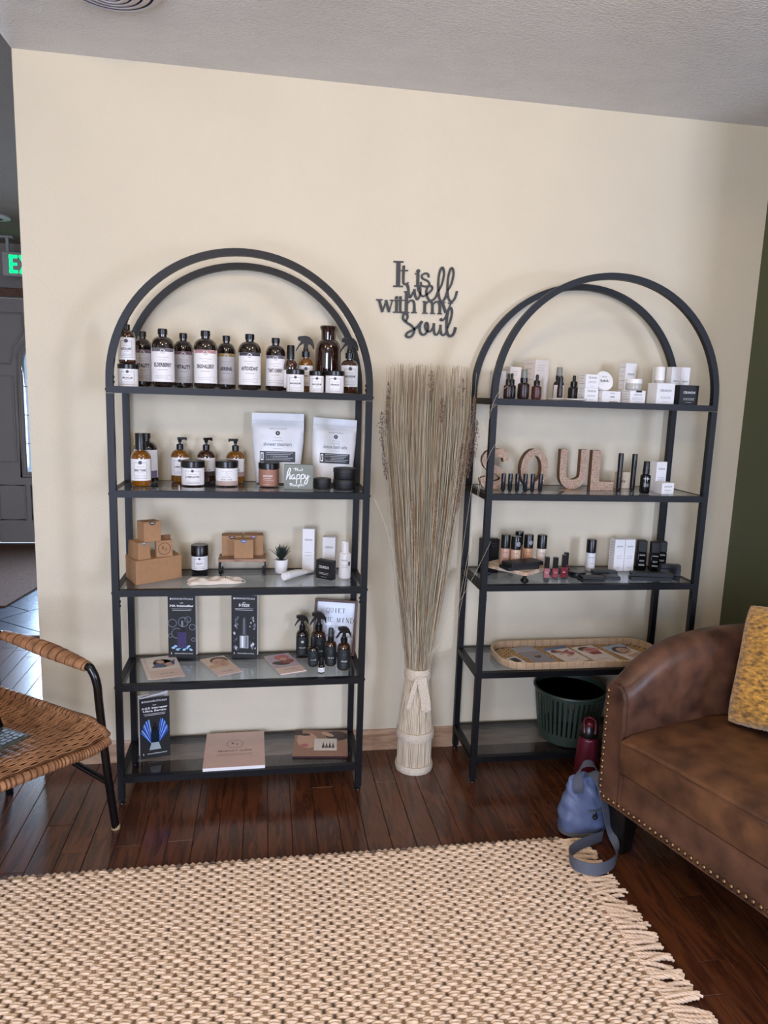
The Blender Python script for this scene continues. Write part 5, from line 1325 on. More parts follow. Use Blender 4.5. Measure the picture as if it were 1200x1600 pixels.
def cov3(p, w, h):
    p.rect(-w*.5, w*.5, -h*.20, h*.5, mat('print_haze', '#b6a7b4', .5)); p.ell(w*.08, h*.30, w*.30, h*.14, ROSE, .5, lift=1); p.ell(-w*.12, h*.02, w*.34, h*.10, HAIR, -.4, lift=1); p.ell(w*.16, h*.08, w*.26, h*.12, RED, .3, lift=2); p.ell(w*.1, h*.2, w*.14, h*.08, SKIN, .2, lift=3)
    for k in range(4): p.stroke([(w*(.0+.08*k), h*.0), (w*(.12+.08*k), h*.16)], .003, SKIN2, 1, lift=4)
    p.text('VITAL', w*.14, -w*.02, -h*.33, INKG, bold=0, wid=w*.5)
PAPER = mat('leaflet_paper', '#e0d3cb', .5, noise=.02); PAPERP = mat('leaflet_pink', '#dcc4b8', .5, noise=.02)
q1 = quad((-.690, -.066), (-.578, -.048), (-.505, -.222), (-.595, -.262))
flat_leaflet('leaflet', 'pale leaflet peeping out beneath a figure leaflet on the fourth board', 'leaflet', (q1[0][0]-.016, q1[0][1]+.006), q1[1], q1[2], Z[3], .0010, PAPER, None)
flat_leaflet('leaflet', 'pale leaflet with a reclining figure in blue lying on the fourth board', 'leaflet', q1[0], q1[1], q1[2], Z[3]+.0018, .0012, PAPERP, cov1)
flat_leaflet('leaflet', 'peach leaflet with a large face lying between the black brochures', 'leaflet', *quad((-.480, -.085), (-.402, -.055), (-.318, -.200), (-.402, -.246)), Z[3], .0014, PAPERP, cov2)
flat_leaflet('leaflet', 'thick leaflet with red and rose cover lying before the black sprays', 'leaflet', *quad((-.254, -.075), (-.165, -.052), (-.103, -.215), (-.192, -.252)), Z[3], .0040, PAPERP, cov3)
DLAB = mat('charcoal_label', '#22282a', .6, noise=.04)
def dark_print(word, dot=False):
    def fn(p, w, z0, z1):
        H = z1-z0
        if dot: p.ell(0, z1-H*.26, H*.075, H*.075, mat('dot_cream', '#c9c6b2', .6), n=14)
        else: p.ring(0, z1-H*.24, H*.07, H*.012, INKG, 14)
        p.text(word, H*.13, 0, z0+H*.42, INKW, wid=w*1.05, bold=0.0); bars(p, -w*.5, w*.5, z0+H*.26, 2, H*.07)
    return fn
def dark_spray(label, x, y, w, h, cap, body, word, dot=False, s=(.50, .62), lab=(.04, .49), rz=0.0, nm='spray_bottle', capm=None):
    t = bottle(nm, label, 'bottle', x, y, Z[3], w, h, s[0], s[1], .36, body, cap, s[1]+.01, rz=rz, group='dark spray bottles on the fourth board', scap=1.25, capm=capm)
    wrap_label(t, w/2, h*lab[0], h*lab[1], DLAB, dark_print(word, dot))
dark_spray('dark trigger spray with a cream dot on its label', -0.113, -0.062, .045, .155, 'trigger', AMBERD, 'hair spray', True)
dark_spray('tallest dark trigger spray before the framed print', -0.056, -0.110, .054, .180, 'trigger', AMBER, 'room spray', rz=R(0))
dark_spray('small dark bottle with narrow black cap among the sprays', -0.079, -0.168, .038, .106, 'cylinder', AMBERD, 'oil', s=(.56, .68), lab=(.05, .54), nm='small_bottle')
dark_spray('dark mist bottle with grey cap among the sprays', -0.017, -0.166, .043, .136, 'mist', AMBER, 'hair spray', s=(.54, .66), lab=(.04, .53), capm=mat('grey_cap', '#3b3d40', .4))
dark_spray('dark detangling trigger spray at the shelf post', 0.026, -0.206, .047, .155, 'trigger', AMBER, 'detangler')
t = bottle('tiny_bottle', 'tiny dark bottle with a white label in front of the sprays', 'bottle', -0.055, -0.238, Z[3], .024, .056, .50, .58, .5, AMBERD, 'cylinder', .60, scap=1.25)
wrap_label(t, .012, .006, .022, WLAB, lambda p, w, a, b: bars(p, -w*.5, w*.5, b-.004, 3, .004))
fr = thing('framed_print', 'brown framed white print reading QUIET THE MIND behind the dark sprays', 'picture', (0.000, -0.080, Z[3]+.0045), rot=(R(-10), R(2.0), R(-9)))
FW, FH, FB = .158, .204, .010; M_FR = wood('frame_wood', '#3a2218', '#5c3b2a', stretch=(2, 2, 9), rough=.5)
obj('backing', MB().box(-FW/2+.003, FW/2-.003, .002, .006, .003, FH-.003), mat('print_white', '#dfe3ec', .35, noise=.01), fr, smooth=False)
for a in ((-FW/2, FW/2, 0, FB), (-FW/2, FW/2, FH-FB, FH), (-FW/2, -FW/2+FB, FB, FH-FB), (FW/2-FB, FW/2, FB, FH-FB)): obj('frame_bar', MB().box(a[0], a[1], -.007, .007, a[2], a[3]), M_FR, fr, smooth=False, bevel=.001)
SER = {'Q': [([(.5,1),(.12,.8),(.1,.3),(.5,0),(.9,.3),(.88,.8),(.5,1)],.11), ([(.5,.1),(.7,-.12),(1,-.18)],.12)], 'U': [([(.18,1),(.18,.3),(.45,.0),(.75,.12),(.8,.4),(.8,1)],.1), ([(.02,1),(.36,1)],.05), ([(.64,1),(.96,1)],.05)], 'I': [([(.5,0),(.5,1)],.18), ([(.25,1),(.75,1)],.05), ([(.25,0),(.75,0)],.05)],
 'E': [([(.2,0),(.2,1)],.17), ([(.05,1),(.9,1)],.06), ([(.05,0),(.9,0)],.06), ([(.2,.5),(.65,.5)],.05), ([(.9,1),(.9,.78)],.05), ([(.92,0),(.92,.22)],.05)], 'T': [([(.5,0),(.5,1)],.17), ([(.05,1),(.95,1)],.06), ([(.06,1),(.06,.78)],.05), ([(.94,1),(.94,.78)],.05), ([(.3,0),(.7,0)],.05)],
 'H': [([(.2,0),(.2,1)],.16), ([(.8,0),(.8,1)],.16), ([(.2,.5),(.8,.5)],.05), ([(.03,0),(.37,0)],.05), ([(.03,1),(.37,1)],.05), ([(.63,0),(.97,0)],.05), ([(.63,1),(.97,1)],.05)], 'M': [([(.15,0),(.15,1)],.05), ([(.15,1),(.5,0)],.16), ([(.5,0),(.85,1)],.05), ([(.87,0),(.87,1)],.16), ([(.02,0),(.3,0)],.05), ([(.72,0),(1,0)],.05)],
 'N': [([(.18,0),(.18,1)],.05), ([(.18,1),(.82,0)],.16), ([(.82,0),(.82,1)],.05), ([(.03,0),(.33,0)],.05), ([(.67,1),(.97,1)],.05)], 'D': [([(.2,0),(.2,1)],.16), ([(.05,1),(.5,1),(.9,.7),(.9,.3),(.5,0),(.05,0)],.09)], 'A': [([(.1,0),(.5,1)],.05), ([(.5,1),(.9,0)],.16), ([(.25,.35),(.75,.35)],.05), ([(0,0),(.25,0)],.05), ([(.72,0),(1,0)],.05)]}
def serif(p, word, x, z, hgt, adv, m):
    n = len(word); x0 = x-adv*(n-1)/2
    for k, ch in enumerate(word):
        for pts, w in SER.get(ch, []): p.stroke([(x0+adv*k+(a-.5)*adv*.86*(.6 if ch == 'I' else 1), z+(b-.5)*hgt) for a, b in pts], w*hgt*.9, m, 4)
p = P2(); serif(p, 'QUIET', 0.0, FH*.80, .0165, .0145, INK); serif(p, 'THE', -.030, FH*.63, .0165, .0150, INK); serif(p, 'MIND', .037, FH*.63, .0165, .0165, INK); serif(p, 'AND', -.022, FH*.50, .009, .0095, INK); serif(p, 'THE', .014, FH*.50, .009, .0095, INK)
for k, pts in enumerate(([(-.05,.30),(-.045,.26),(-.038,.30),(-.032,.26),(-.025,.30)], [(-.018,.26),(-.012,.37),(-.016,.37),(-.014,.26),(-.004,.27),(.002,.37),(-.002,.37),(.001,.26),(.010,.27)], [(.022,.31),(.014,.30),(.022,.28),(.014,.26)], [(.028,.31),(.026,.20)], [(.027,.29),(.036,.31),(.036,.27),(.028,.265)], [(.040,.28),(.047,.30),(.042,.31),(.040,.27),(.048,.265)], [(.058,.30),(.051,.29),(.053,.26),(.059,.29),(.061,.26)], [(.066,.37),(.064,.26)], [(.072,.31),(.065,.285),(.072,.26)])):
    p.stroke([(a*.95, FH*(b+.06)) for a, b in pts], .0016, INK)
p.build(on_front(.002), 'lettering', fr)

# ---- lowest board: brochure, guide, magazine
def age(p, w, h):
    head(p, w, h, ['A.G.E. Interrupter', 'Ultra Serum'], .095)
    BL = (mat('ray_a', '#3f6fd0', .4), mat('ray_b', '#8fb3f0', .4), mat('ray_c', '#1f3c8c', .4)); 
    for k in range(22):
        s = -1 if k % 2 else 1; u = (k//2)/10
        p.poly([(s*w*(.05+.03*u), h*.24), (s*w*(.08+.04*u), h*.24), (s*w*(.22+.255*u), h*(.64-.20*u*u)), (s*w*(.185+.255*u), h*(.65-.20*u*u))], BL[k % 3], lift=k % 3)
    p.rect(-w*.13, w*.13, h*.26, h*.46, mat('serum_dark', '#10202c', .2), lift=4); p.rect(-w*.09, w*.09, h*.46, h*.52, BLACKPL, lift=4); p.rect(-.03*w, .03*w, h*.52, h*.58, BLACKPL, lift=4)
    bars(p, -w*.08, w*.08, h*.40, 4, h*.03, CYA, .0009); p.poly([(-.2*w, .14*h), (.2*w, .14*h), (.12*w, .26*h), (-.12*w, .26*h)], mat('ice_block', '#9aa7ac', .3), lift=4)
brochure('standing black brochure with blue rays on the lowest board', -0.624, -0.172, Z[4], .100, .222, R(14), age)
def guide(p, w, h):
    p.ring(0, h*.14, w*.14, w*.006, INK, 28); p.text('R', w*.10, -w*.035, h*.155, INK, bold=0); p.text('S', w*.09, w*.035, h*.125, INK, bold=0)
    p.text('PRODUCT GUIDE', w*.075, 0, -h*.06, INK, wid=w*.56, bold=.005); p.text('WELLNESS PRODUCTS FOR ALL SKIN', w*.04, 0, -h*.16, INKG, wid=w*.58, bold=.005); bars(p, -w*.3, w*.3, -h*.20, 1, 1)
t = flat_leaflet('product_guide', 'thick pink guide booklet lying on the lowest board', 'booklet', (-0.352, -0.160), (.104, .002), (0, .125), Z[4], .011, WHITE, None)
obj('cover', MB().box(-.1045, .1045, -.1255, .1255, .0110, .0122), mat('guide_pink', '#cfb0a4', .5, noise=.03), t, smooth=False)
p = P2(); guide(p, .208, .25); p.build(on_top(.0122), 'cover_print', t)
def mag(p, w, h):
    p.rect(-w*.5, w*.5, -h*.5, h*.5, SKIN2); p.ell(-w*.25, h*.10, w*.20, h*.30, SKIN, .2, lift=1); p.ell(-w*.30, h*.32, w*.10, h*.05, HAIR, lift=2); p.rect(-w*.5, -w*.36, h*.3, h*.5, HAIR, lift=1); p.ell(-w*.30, -h*.10, w*.07, h*.06, ROSE, lift=2)
    p.ell(w*.30, h*.28, w*.22, h*.18, HAIR, -.3, lift=1); p.ell(w*.12, h*.33, w*.14, h*.06, SKIN, -.6, lift=2); p.rect(-w*.12, w*.30, -h*.30, h*.16, IVORY, lift=3)
    for k in range(4): p.poly([(w*(.02+.06*k), -h*.20), (w*(.08+.06*k), -h*.20), (w*(.05+.06*k), h*(.03-.02*(k % 2)))], (HAIR, mat('print_green', '#42503a', .5))[k % 2], lift=4)
t = flat_leaflet('magazine', 'glossy magazine with a face and an inset photo on the lowest board', 'magazine', (-0.043, -0.135), (.098, -.010), (.010, .098), Z[4], .006, mat('mag_dark', '#3c2426', .25), mag)
for x_ in (-.66,): pass
# clear leaflet propped behind the lowest brochure
tag(obj('clear_holder', MB().box(0, .055, -.0006, .0006, 0, .238), sheet_glass('clear_acrylic', '#e9eef4'), loc=(-0.672, -0.120, Z[4]+.0062), rot=(0, R(6), R(10)), smooth=False), 'clear plastic sheet standing behind the brochure with blue rays', 'plastic sheet')

# ================================================================ beside the sofa: shelf of make-up, first board
def plain(p, w, h): bars(p, -w*.36, w*.2, h*.86, 3, h*.06, INKG, .0008, w*.05)
carton('slim white carton half hidden by the shelf post on the highest board', 0.580, -0.055, Z[0], .050, .032, .098, R(4), mat('white_grey_card', '#d8d2cc', .6), plain)
carton('beige carton between the slim white carton and the tallest beige carton', 0.634, -0.062, Z[0], .048, .036, .114, R(14), CREAM, plain, side=(-1, side_lines(5)))
carton('tallest beige carton behind the brown dropper bottles', 0.718, -0.072, Z[0], .068, .058, .141, R(24), CREAM, plain, side=(-1, side_lines(6)))
MB_ = mat('frosted_brown', '#2a1510', .35, noise=.15, scale=20); MB2 = mat('frosted_black', '#141112', .35, noise=.1)
def lowp(p, w, z0, z1): bars(p, w*.1, w*.8, z1-.004, 4, .004, INKG, .0007)
def drop(label, x, y, w, h, m, cap='dropper', capm=None):
    t = bottle('dropper_bottle' if cap == 'dropper' else 'mist_bottle', label, 'bottle', x, y, Z[0], w, h, .47, .55, .50, m, cap, .56, group='small brown bottles on the highest board beside the sofa', scap=1.15, capm=capm)
    P = P2(); lowp(P, w*.5, h*.1, h*.42); P.build(on_cyl(w/2), 'lettering', t)
drop('brown dropper bottle at the shelf post, in front of its twin', 0.570, -0.205, .031, .086, MB_)
drop('brown dropper bottle just behind another dropper at the shelf post', 0.597, -0.160, .031, .088, MB2)
drop('brown mist bottle with clear cap between the droppers', 0.632, -0.185, .040, .102, MB_, 'mist', mat('smoke_cap', '#7d8079', .15, noise=.02))
drop('reddish brown dropper bottle before the tallest beige carton', 0.672, -0.205, .034, .086, mat('frosted_red', '#4a2218', .35, noise=.15))
t = bottle('sample_bottle', 'little black bottle with beige label before the tallest beige carton', 'bottle', 0.690, -0.160, Z[0], .024, .047, .66, .72, .6, MB2, 'cylinder', .72, scap=1.2); wrap_label(t, .012, .004, .030, CREAM, None)
t = bottle('mist_bottle', 'clear-capped mist bottle with beige label behind a slim brown vial', 'bottle', 0.787, -0.120, Z[0], .038, .117, .47, .58, .50, MB2, 'mist', .60, scap=1.15, capm=mat('smoke_cap')); wrap_label(t, .019, .008, .054, CREAM, lambda p, w, a, b: bars(p, -w*.5, w*.5, b-.012, 4, .005))
t = bottle('brown_vial', 'slim brown vial standing on the white dish', 'vial', 0.768, -0.180, Z[0]+.0085, .020, .072, .50, .54, .8, MB_, 'cylinder', .55)
t = bottle('dropper_bottle', 'black dropper bottle between the white dish and stacked white cartons', 'bottle', 0.838, -0.135, Z[0], .037, .090, .47, .55, .50, MB2, 'dropper', .56, scap=1.15)
P = P2(); bars(P, .002, .014, .036, 4, .005, INKG); P.build(on_cyl(.0185), 'lettering', t)
M_STONE = mat('travertine', '#cfc4b8', .5, noise=.18, scale=40)
ds = thing('stone_dish', 'pale flat stone dish holding the slim brown vial', 'dish', (0.760, -0.190, Z[0]))
obj('dish', MB().lathe([(.001, .0005), (.030, .0005), (.034, .004), (.034, .008), (.001, .008)], 30, sx=1.15), M_STONE, ds)
tag(obj('stone_coaster', MB().lathe([(.001, .0005), (.024, .0005), (.039, .004), (.040, .007), (.038, .008), (.001, .0075)], 32), mat('white_stone', '#ddd8d2', .4, noise=.05), loc=(0.802, -0.236, Z[0])), 'round white stone coaster overlapping the pale dish', 'coaster')
W_ = WHITE
carton('white carton standing on an equal carton beside the round white tub', 0.868, -0.190, Z[0]+.0468, .053, .046, .046, R(8), W_, crunchi(2, zt=.76, size=.16), side=(-1, side_lines(4)))
carton('white carton under an equal carton beside the round white tub', 0.868, -0.190, Z[0], .054, .046, .0465, R(8), W_, crunchi(2, zt=.76, size=.16), side=(-1, side_lines(4)))
gb = carton('low white carton with a gold edge under the round white tub', 0.940, -0.192, Z[0], .076, .050, .038, R(10), W_, lambda p, w, h: (p.text('CRUNCHI', .006, w*.05, h*.80, INK, wid=w*.26, bold=0), p.stroke([(-w*.05, h*.44), (-w*.02, h*.55), (0, h*.44), (w*.04, h*.52), (w*.07, h*.44), (w*.11, h*.56), (w*.12, h*.44), (w*.18, h*.52)], .0014, INK), p.rect(-w*.1, w*.35, 0.0003, h*.07, BRASS)), side=(-1, side_lines(4)))
rj = thing('round_tub', 'round white tub tipped up on its edge to show its lid', 'tub', (0.934, -0.168, Z[0]+.0385), rot=(R(72), 0, R(8)))
rj.location = (0.936, -0.170, Z[0]+.0385+.0355)
obj('tub_body', MB().lathe([(.001, -.030), (.033, -.030), (.035, -.027), (.035, -.010), (.001, -.010)], 36), mat('tub_grey', '#c9c8c2', .35, noise=.02), rj)
obj('tub_lid', MB().lathe([(.0355, -.011), (.036, -.009), (.036, .000), (.0345, .002), (.001, .002)], 36), WHITEPL, rj)
p = P2(); p.text('CRUNCHI', .006, 0, .014, INK, wid=.022, bold=0); p.stroke([(-.016, -.006), (-.014, -.002), (-.017, .0), (-.014, .003), (-.010, -.004), (-.007, .0), (-.004, -.004), (-.001, .003), (.0, -.004), (.004, .0), (.007, -.004), (.011, .004), (.012, -.004), (.016, .0)], .0018, INK, lift=1); p.build(on_top(.002), 'lettering', rj)
carton('tall white carton behind the small white jar', 1.062, -0.095, Z[0], .050, .034, .142, R(14), W_, crunchi(1, zt=.72, size=.2), side=(-1, side_lines(7)))
carton('small white carton carrying a white jar with a black tab', 1.036, -0.200, Z[0], .062, .050, .043, R(8), W_, lambda p, w, h: (p.text('CRUNCHI', .008, 0, h*.66, INK, wid=w*.5, bold=0), bars(p, -w*.36, w*.36, h*.42, 2, .005, INK), bars(p, -w*.2, w*.2, h*.14, 1, 1), p.rect(-w*.14, w*.25, h*.86, h*.995, INK)), side=(-1, side_lines(4)))
t = jar('small white cream jar standing on a white carton', 1.030, -0.205, Z[0]+.0434, .056, .040, .40, mat('frost_glass', '#b5b4ad', .25, noise=.03), None, None, lidm=WHITEPL)
obj('spatula', MB().box(-.036, -.012, -.004, .004, .0402, .0414), WHITEPL, t)
carton('square white carton carrying a white-capped bottle', 1.140, -0.200, Z[0], .072, .055, .072, R(5), W_, crunchi(2, zt=.64, size=.15))
t = bottle('serum_bottle', 'frosted bottle with tall white cap standing on the square carton', 'bottle', 1.130, -0.200, Z[0]+.0723, .034, .056, .16, .18, .86, mat('frost_glass'), 'cylinder', .18, capm=WHITEPL, scap=1.02)
carton('thin white carton with a red corner behind the white-capped bottle', 1.176, -0.105, Z[0], .026, .030, .134, R(6), W_, lambda p, w, h: (p.rect(-w*.3, w*.2, h*.84, h*.97, mat('red_corner', '#9a5550', .6)), bars(p, -w*.3, w*.3, h*.6, 1, 1, INK)))
for k, lb in ((0, 'slim white carton behind the black carton, nearer the square carton'), (1, 'slim white carton behind the black carton, nearer the shelf post')):
    carton(lb, 1.226+.0375*k, -0.125, Z[0], .036, .034, .134, R(3), W_, crunchi(1, zt=.62, size=.22), group='twin slim white cartons')
carton('square black carton at the end of the highest board', 1.232, -0.200, Z[0], .074, .055, .068, R(2), BLACKMT, crunchi(2, INKW, zt=.62, size=.15))

# ---- second board: letters S O U L
def mosaic():
    m = bpy.data.materials.new('carved_wood'); m.use_nodes = True; N = m.node_tree.nodes; L = m.node_tree.links; b = N['Principled BSDF']; b.inputs['Roughness'].default_value = .6
    tc = N.new('ShaderNodeTexCoord'); mp = N.new('ShaderNodeMapping'); mp.inputs['Rotation'].default_value = (PI/2, 0, 0); L.new(tc.outputs['Object'], mp.inputs[0])
    br = N.new('ShaderNodeTexBrick'); br.inputs['Scale'].default_value = 85; br.inputs['Color1'].default_value = lin('#a87a52')+[1]; br.inputs['Color2'].default_value = lin('#dcb48c')+[1]; br.inputs['Mortar'].default_value = lin('#5d3c25')+[1]
    br.inputs['Mortar Size'].default_value = .035; br.inputs['Brick Width'].default_value = .26; br.inputs['Row Height'].default_value = .5
    L.new(mp.outputs[0], br.inputs['Vector']); n = N.new('ShaderNodeTexNoise'); n.inputs['Scale'].default_value = 160; L.new(tc.outputs['Object'], n.inputs['Vector'])
    mx = N.new('ShaderNodeMix'); mx.data_type = 'RGBA'; mx.blend_type = 'MULTIPLY'; mx.inputs[0].default_value = .45
    L.new(br.outputs['Color'], mx.inputs[6]); L.new(n.outputs['Color'], mx.inputs[7]); gm = N.new('ShaderNodeBrightContrast'); gm.inputs['Bright'].default_value = .12; L.new(mx.outputs[2], gm.inputs[0]); L.new(gm.outputs[0], b.inputs['Base Color'])
    bp = N.new('ShaderNodeBump'); bp.inputs['Strength'].default_value = .8; bp.inputs['Distance'].default_value = .003; bp.invert = True; L.new(br.outputs['Fac'], bp.inputs['Height']); L.new(bp.outputs['Normal'], b.inputs['Normal'])
    return m
M_MOS = mosaic(); M_LSIDE = mat('letter_side', '#6b4a33', .7, noise=.15, scale=20)
def letter(ch, label, x, y, w, outline, holes=None, rz=0.0, th=.026, H=.146):
    t = thing('wooden_letter', label, 'letter', (x, y, Z[1]), rz, 'carved wooden letters spelling SOUL')
    f = lambda a, b, c: (a*w, c, b*H)
    if holes is None:
        obj('letter_block', MB().prism(outline, -th/2+.001, th/2, f=f), M_LSIDE, t, ang=50)
        k = [(a, b) for a, b in outline]; obj('carved_face', MB().prism(k, -th/2-.0005, -th/2+.001, f=lambda a, b, c: (a*w, c, b*H)), M_MOS, t, smooth=False)
    else:
        for nm, mm, y0, y1 in (('letter_block', M_LSIDE, -th/2+.001, th/2), ('carved_face', M_MOS, -th/2-.0005, -th/2+.001)):
            n = len(outline); mb = MB(); vs = [f(a, b, y0) for a, b in outline]+[f(a, b, y0) for a, b in holes]+[f(a, b, y1) for a, b in outline]+[f(a, b, y1) for a, b in holes]; fs = []
            last = n if ch == 'O' else n-1
            for i in range(last):
                j = (i+1) % n; fs += [(i, j, n+j, n+i), (2*n+i, 3*n+i, 3*n+j, 2*n+j), (i, 2*n+i, 2*n+j, j), (n+i, n+j, 3*n+j, 3*n+i)]
            if ch != 'O': fs += [(0, n, 3*n, 2*n), (n-1, 3*n-1, 4*n-1, 2*n-1)]
            obj(nm, mb.add(vs, fs), mm, t, ang=50)
    return t
def band(path, w):       # left and right offsets of a thick stroke
    P = catmull([Vector((a, b, 0)) for a, b in path], 6); A = []; B = []
    for i in range(len(P)):
        t = (P[min(i+1, len(P)-1)]-P[max(0, i-1)]).normalized(); A.append((P[i].x-t.y*w/2, P[i].y+t.x*w/2)); B.append((P[i].x+t.y*w/2, P[i].y-t.x*w/2))
    return A, B
A, B = band([(.40, .70), (.34, .86), (.08, .895), (-.24, .84), (-.33, .70), (-.20, .565), (.12, .465), (.33, .32), (.24, .155), (-.06, .105), (-.32, .16), (-.38, .30)], .205)
letter('S', 'carved wooden letter S behind the shelf post', 0.550, -0.155, .105, A, B)
n = 36; O1 = [(.5*math.cos(2*PI*k/n), .5+.5*math.sin(2*PI*k/n)) for k in range(n)]; O2 = [(.26*math.cos(2*PI*k/n), .5+.33*math.sin(2*PI*k/n)) for k in range(n)]
letter('O', 'carved wooden letter O behind the row of small black vials', 0.708, -0.128, .108, O1, O2, R(6))
A, B = band([(-.375, 1.0), (-.375, .8), (-.375, .45), (-.34, .27), (-.2, .165), (0, .128), (.2, .165), (.34, .26), (.375, .45), (.375, .8), (.375, 1.0)], .24)
letter('U', 'carved wooden letter U with paper scraps at its foot', 0.860, -0.122, .104, A, B)
letter('L', 'carved wooden letter L beside the black tubes', 0.968, -0.140, .090, [(-.5, 0), (.5, 0), (.5, .22), (-.14, .22), (-.14, 1), (-.5, 1)])
for a, b, rz in (((.822, -.160), .03, .2), ((.850, -.178), .034, -.3), ((.876, -.172), .026, .5), ((.842, -.150), .02, 1.0)):
    tag(obj('paper_scrap', MB().prism([(-b, -.006), (b*.7, -.009), (b, .004), (-b*.6, .008)], 0, .0012), mat('scrap_tan', '#b08c70', .8, noise=.1), loc=(a[0], a[1], Z[1]+.0006*(rz+.4)), rot=(0, 0, rz)), 'small tan paper scrap lying at the foot of the letter U', 'paper scrap', 'paper scraps before the letter U')
M_VIAL = mat('vial_dark', '#1d2328', .2, noise=.1)
for k, x_ in enumerate((.567, .592, .618, .647, .674, .703)):
    t = bottle('small_vial', ('first slim black vial, beside the shelf post before the letter S', 'second slim black vial from the shelf post', 'third slim black vial from the shelf post', 'fourth slim black vial from the shelf post', 'fifth slim black vial from the shelf post', 'last of six slim black vials from the shelf post')[k], 'vial', x_, -.222, Z[1], .0155, .064, .66, .68, .96, M_VIAL, 'cylinder', .70, group='six slim black vials', flat=.6, scap=.95)
def mascara(label, x, y):
    t = bottle('mascara_tube', label, 'mascara', x, y, Z[1], .0185, .136, .60, .61, .97, mat('mascara_brown', '#1b1315', .3), 'cylinder', .61, group='black mascara tubes', scap=.94)
    p = P2(); 
    for k in range(5): p.rect(-.0025, .0025, .050+k*.006, .0535+k*.006, INKG)
    p.build(on_cyl(.00925), 'lettering', t)
mascara('tall black mascara tube beside the letter L', 1.046, -0.130); mascara('tall black mascara tube beside the black spray', 1.090, -0.150)
carton('small beige card box behind the mascara tubes', 1.082, -0.085, Z[1], .056, .02, .062, R(4), mat('beige_box', '#c9b8a0', .6), lambda p, w, h: (bars(p, -w*.2, w*.2, h*.72, 1, 1, INK), p.text('sly', .016, 0, h*.46, INK, bold=.02)))
t = bottle('spray_bottle', 'black mist spray bottle before the white carton', 'bottle', 1.100, -0.220, Z[1], .036, .116, .52, .60, .55, mat('black_gloss', '#0b0b0c', .12, noise=.03), 'mist', .62, scap=1.1, capm=BLACKPL)
p = P2(); p.text('CRUNCHI', .006, 0, .054, INKW, wid=.02); bars(p, -.009, .009, .036, 3, .005, INKW); p.build(on_cyl(.018), 'lettering', t)
carton('upright white carton at the shelf post on the second board', 1.188, -0.150, Z[1], .045, .036, .110, R(9), W_, crunchi(2, zt=.76, size=.2))
carton('little square white carton before the upright carton', 1.180, -0.212, Z[1], .050, .046, .040, R(6), W_, crunchi(2, zt=.66, size=.16))

# ---- third board: foundations on a wooden stand, palettes, glosses
def ornate(p, d, h):
    o = mat('navy_ornament', '#7f8aa8', .5); 
    p.frame(-d*.28, d*.28, h*.16, h*.84, .0008, o)
    for k in range(6): p.ring(0, h*(.25+.1*k), d*.16, .001, o, 10)
carton('narrow navy box with pale ornament behind the shelf post', 0.570, -0.040, Z[2], .030, .032, .116, R(8), mat('navy_card', '#161c2e', .5), ornate)
carton('plain black box standing beside the narrow navy box', 0.608, -0.036, Z[2], .036, .026, .114, R(4), BLACKMT, plain)
st = thing('knob_stand', 'square whitewashed wooden stand on black knob feet carrying foundation bottles', 'stand', (0.667, -0.152, Z[2]), R(38))
sq = .094; rr2 = .016; out = []
for cx, cy, a0 in ((sq-rr2, sq-rr2, 0), (-sq+rr2, sq-rr2, 90), (-sq+rr2, -sq+rr2, 180), (sq-rr2, -sq+rr2, 270)):
    for k in range(6): a = R(a0+18*k); out.append((cx+rr2*math.cos(a), cy+rr2*math.sin(a)))
obj('board', MB().prism(out, .030, .043), wood('white_washed', '#a98463', '#d9cbb9', scale=7, stretch=(2, 2, 8), rough=.6), st, bevel=.0012)
for a, b in ((1, 1), (1, -1), (-1, 1), (-1, -1)):
    obj('knob_foot', MB().lathe([(.001, .0005), (.008, .0005), (.0145, .007), (.0145, .012), (.008, .019), (.006, .024), (.009, .030), (.001, .030)], 18, c=(a*(sq-.017), b*(sq-.017))), BLACKPL, st)
zf = Z[2]+.0432
def found(label, x, y, w, h, col, sticker=None):
    m = mat('foundation_'+col, '#'+col, .25, noise=.02)
    t = bottle('foundation_bottle', label, 'bottle', x, y, zf, w, h, .52, .54, .86, m, 'cylinder', .54, group='foundation bottles on the wooden stand', scap=1.06)
    p = P2(); p.text('CRUNCHI', .005, 0, h*.40, INK, wid=w*.52, bold=.005); bars(p, -w*.25, w*.25, h*.20, 2, .005, INK, .0007)
    if sticker: p.ell(w*.18, h*.74, w*.20, w*.24, mat('round_sticker', '#b9bcc2', .4)); p.ell(w*.18, h*.74, w*.13, w*.17, mat('sticker_inner', '#7f848c', .4), lift=1)
    p.build(lambda a, b, l: on_cyl(w/2*1.02 if b > h*.54 else w/2)(a, b, l), 'lettering', t)
found('pale rose foundation bottle nearest the black box', 0.618, -0.140, .033, .108, 'c49a86')
found('ivory foundation bottle with a round sticker on its cap', 0.655, -0.150, .036, .103, 'd0ad92', True)
found('tan foundation bottle standing behind the ivory one', 0.690, -0.085, .031, .109, 'b58467')
found('warm beige foundation bottle with a round sticker on its cap', 0.708, -0.136, .034, .107, 'c08f6a', True)
found('palest foundation bottle at the corner of the stand', 0.755, -0.148, .035, .108, 'dccbbd')
def flatbox(label, x, y, z, w, d, h, rz, name='palette_box', fn=None, m=None):
    t = carton(label, x, y, z, w, d, h, rz, m or mat('charcoal_card', '#17181c', .45, noise=.05), None, 'box', name, 'flat black make-up boxes on the third board', top=fn)
    obj('lid_line', MB().box(-w/2-.0003, w/2+.0003, -d/2-.0003, d/2+.0003, h*.52, h*.56), INK, t, smooth=False)
tt = lambda p, w, d: (p.text('CRUNCHI', min(w, d)*.12, 0, 0, INKG, wid=w*.3, bold=0),)
flatbox('flat black palette lying on the stand under another palette', 0.648, -0.213, zf, .130, .060, .0125, R(14), fn=None)
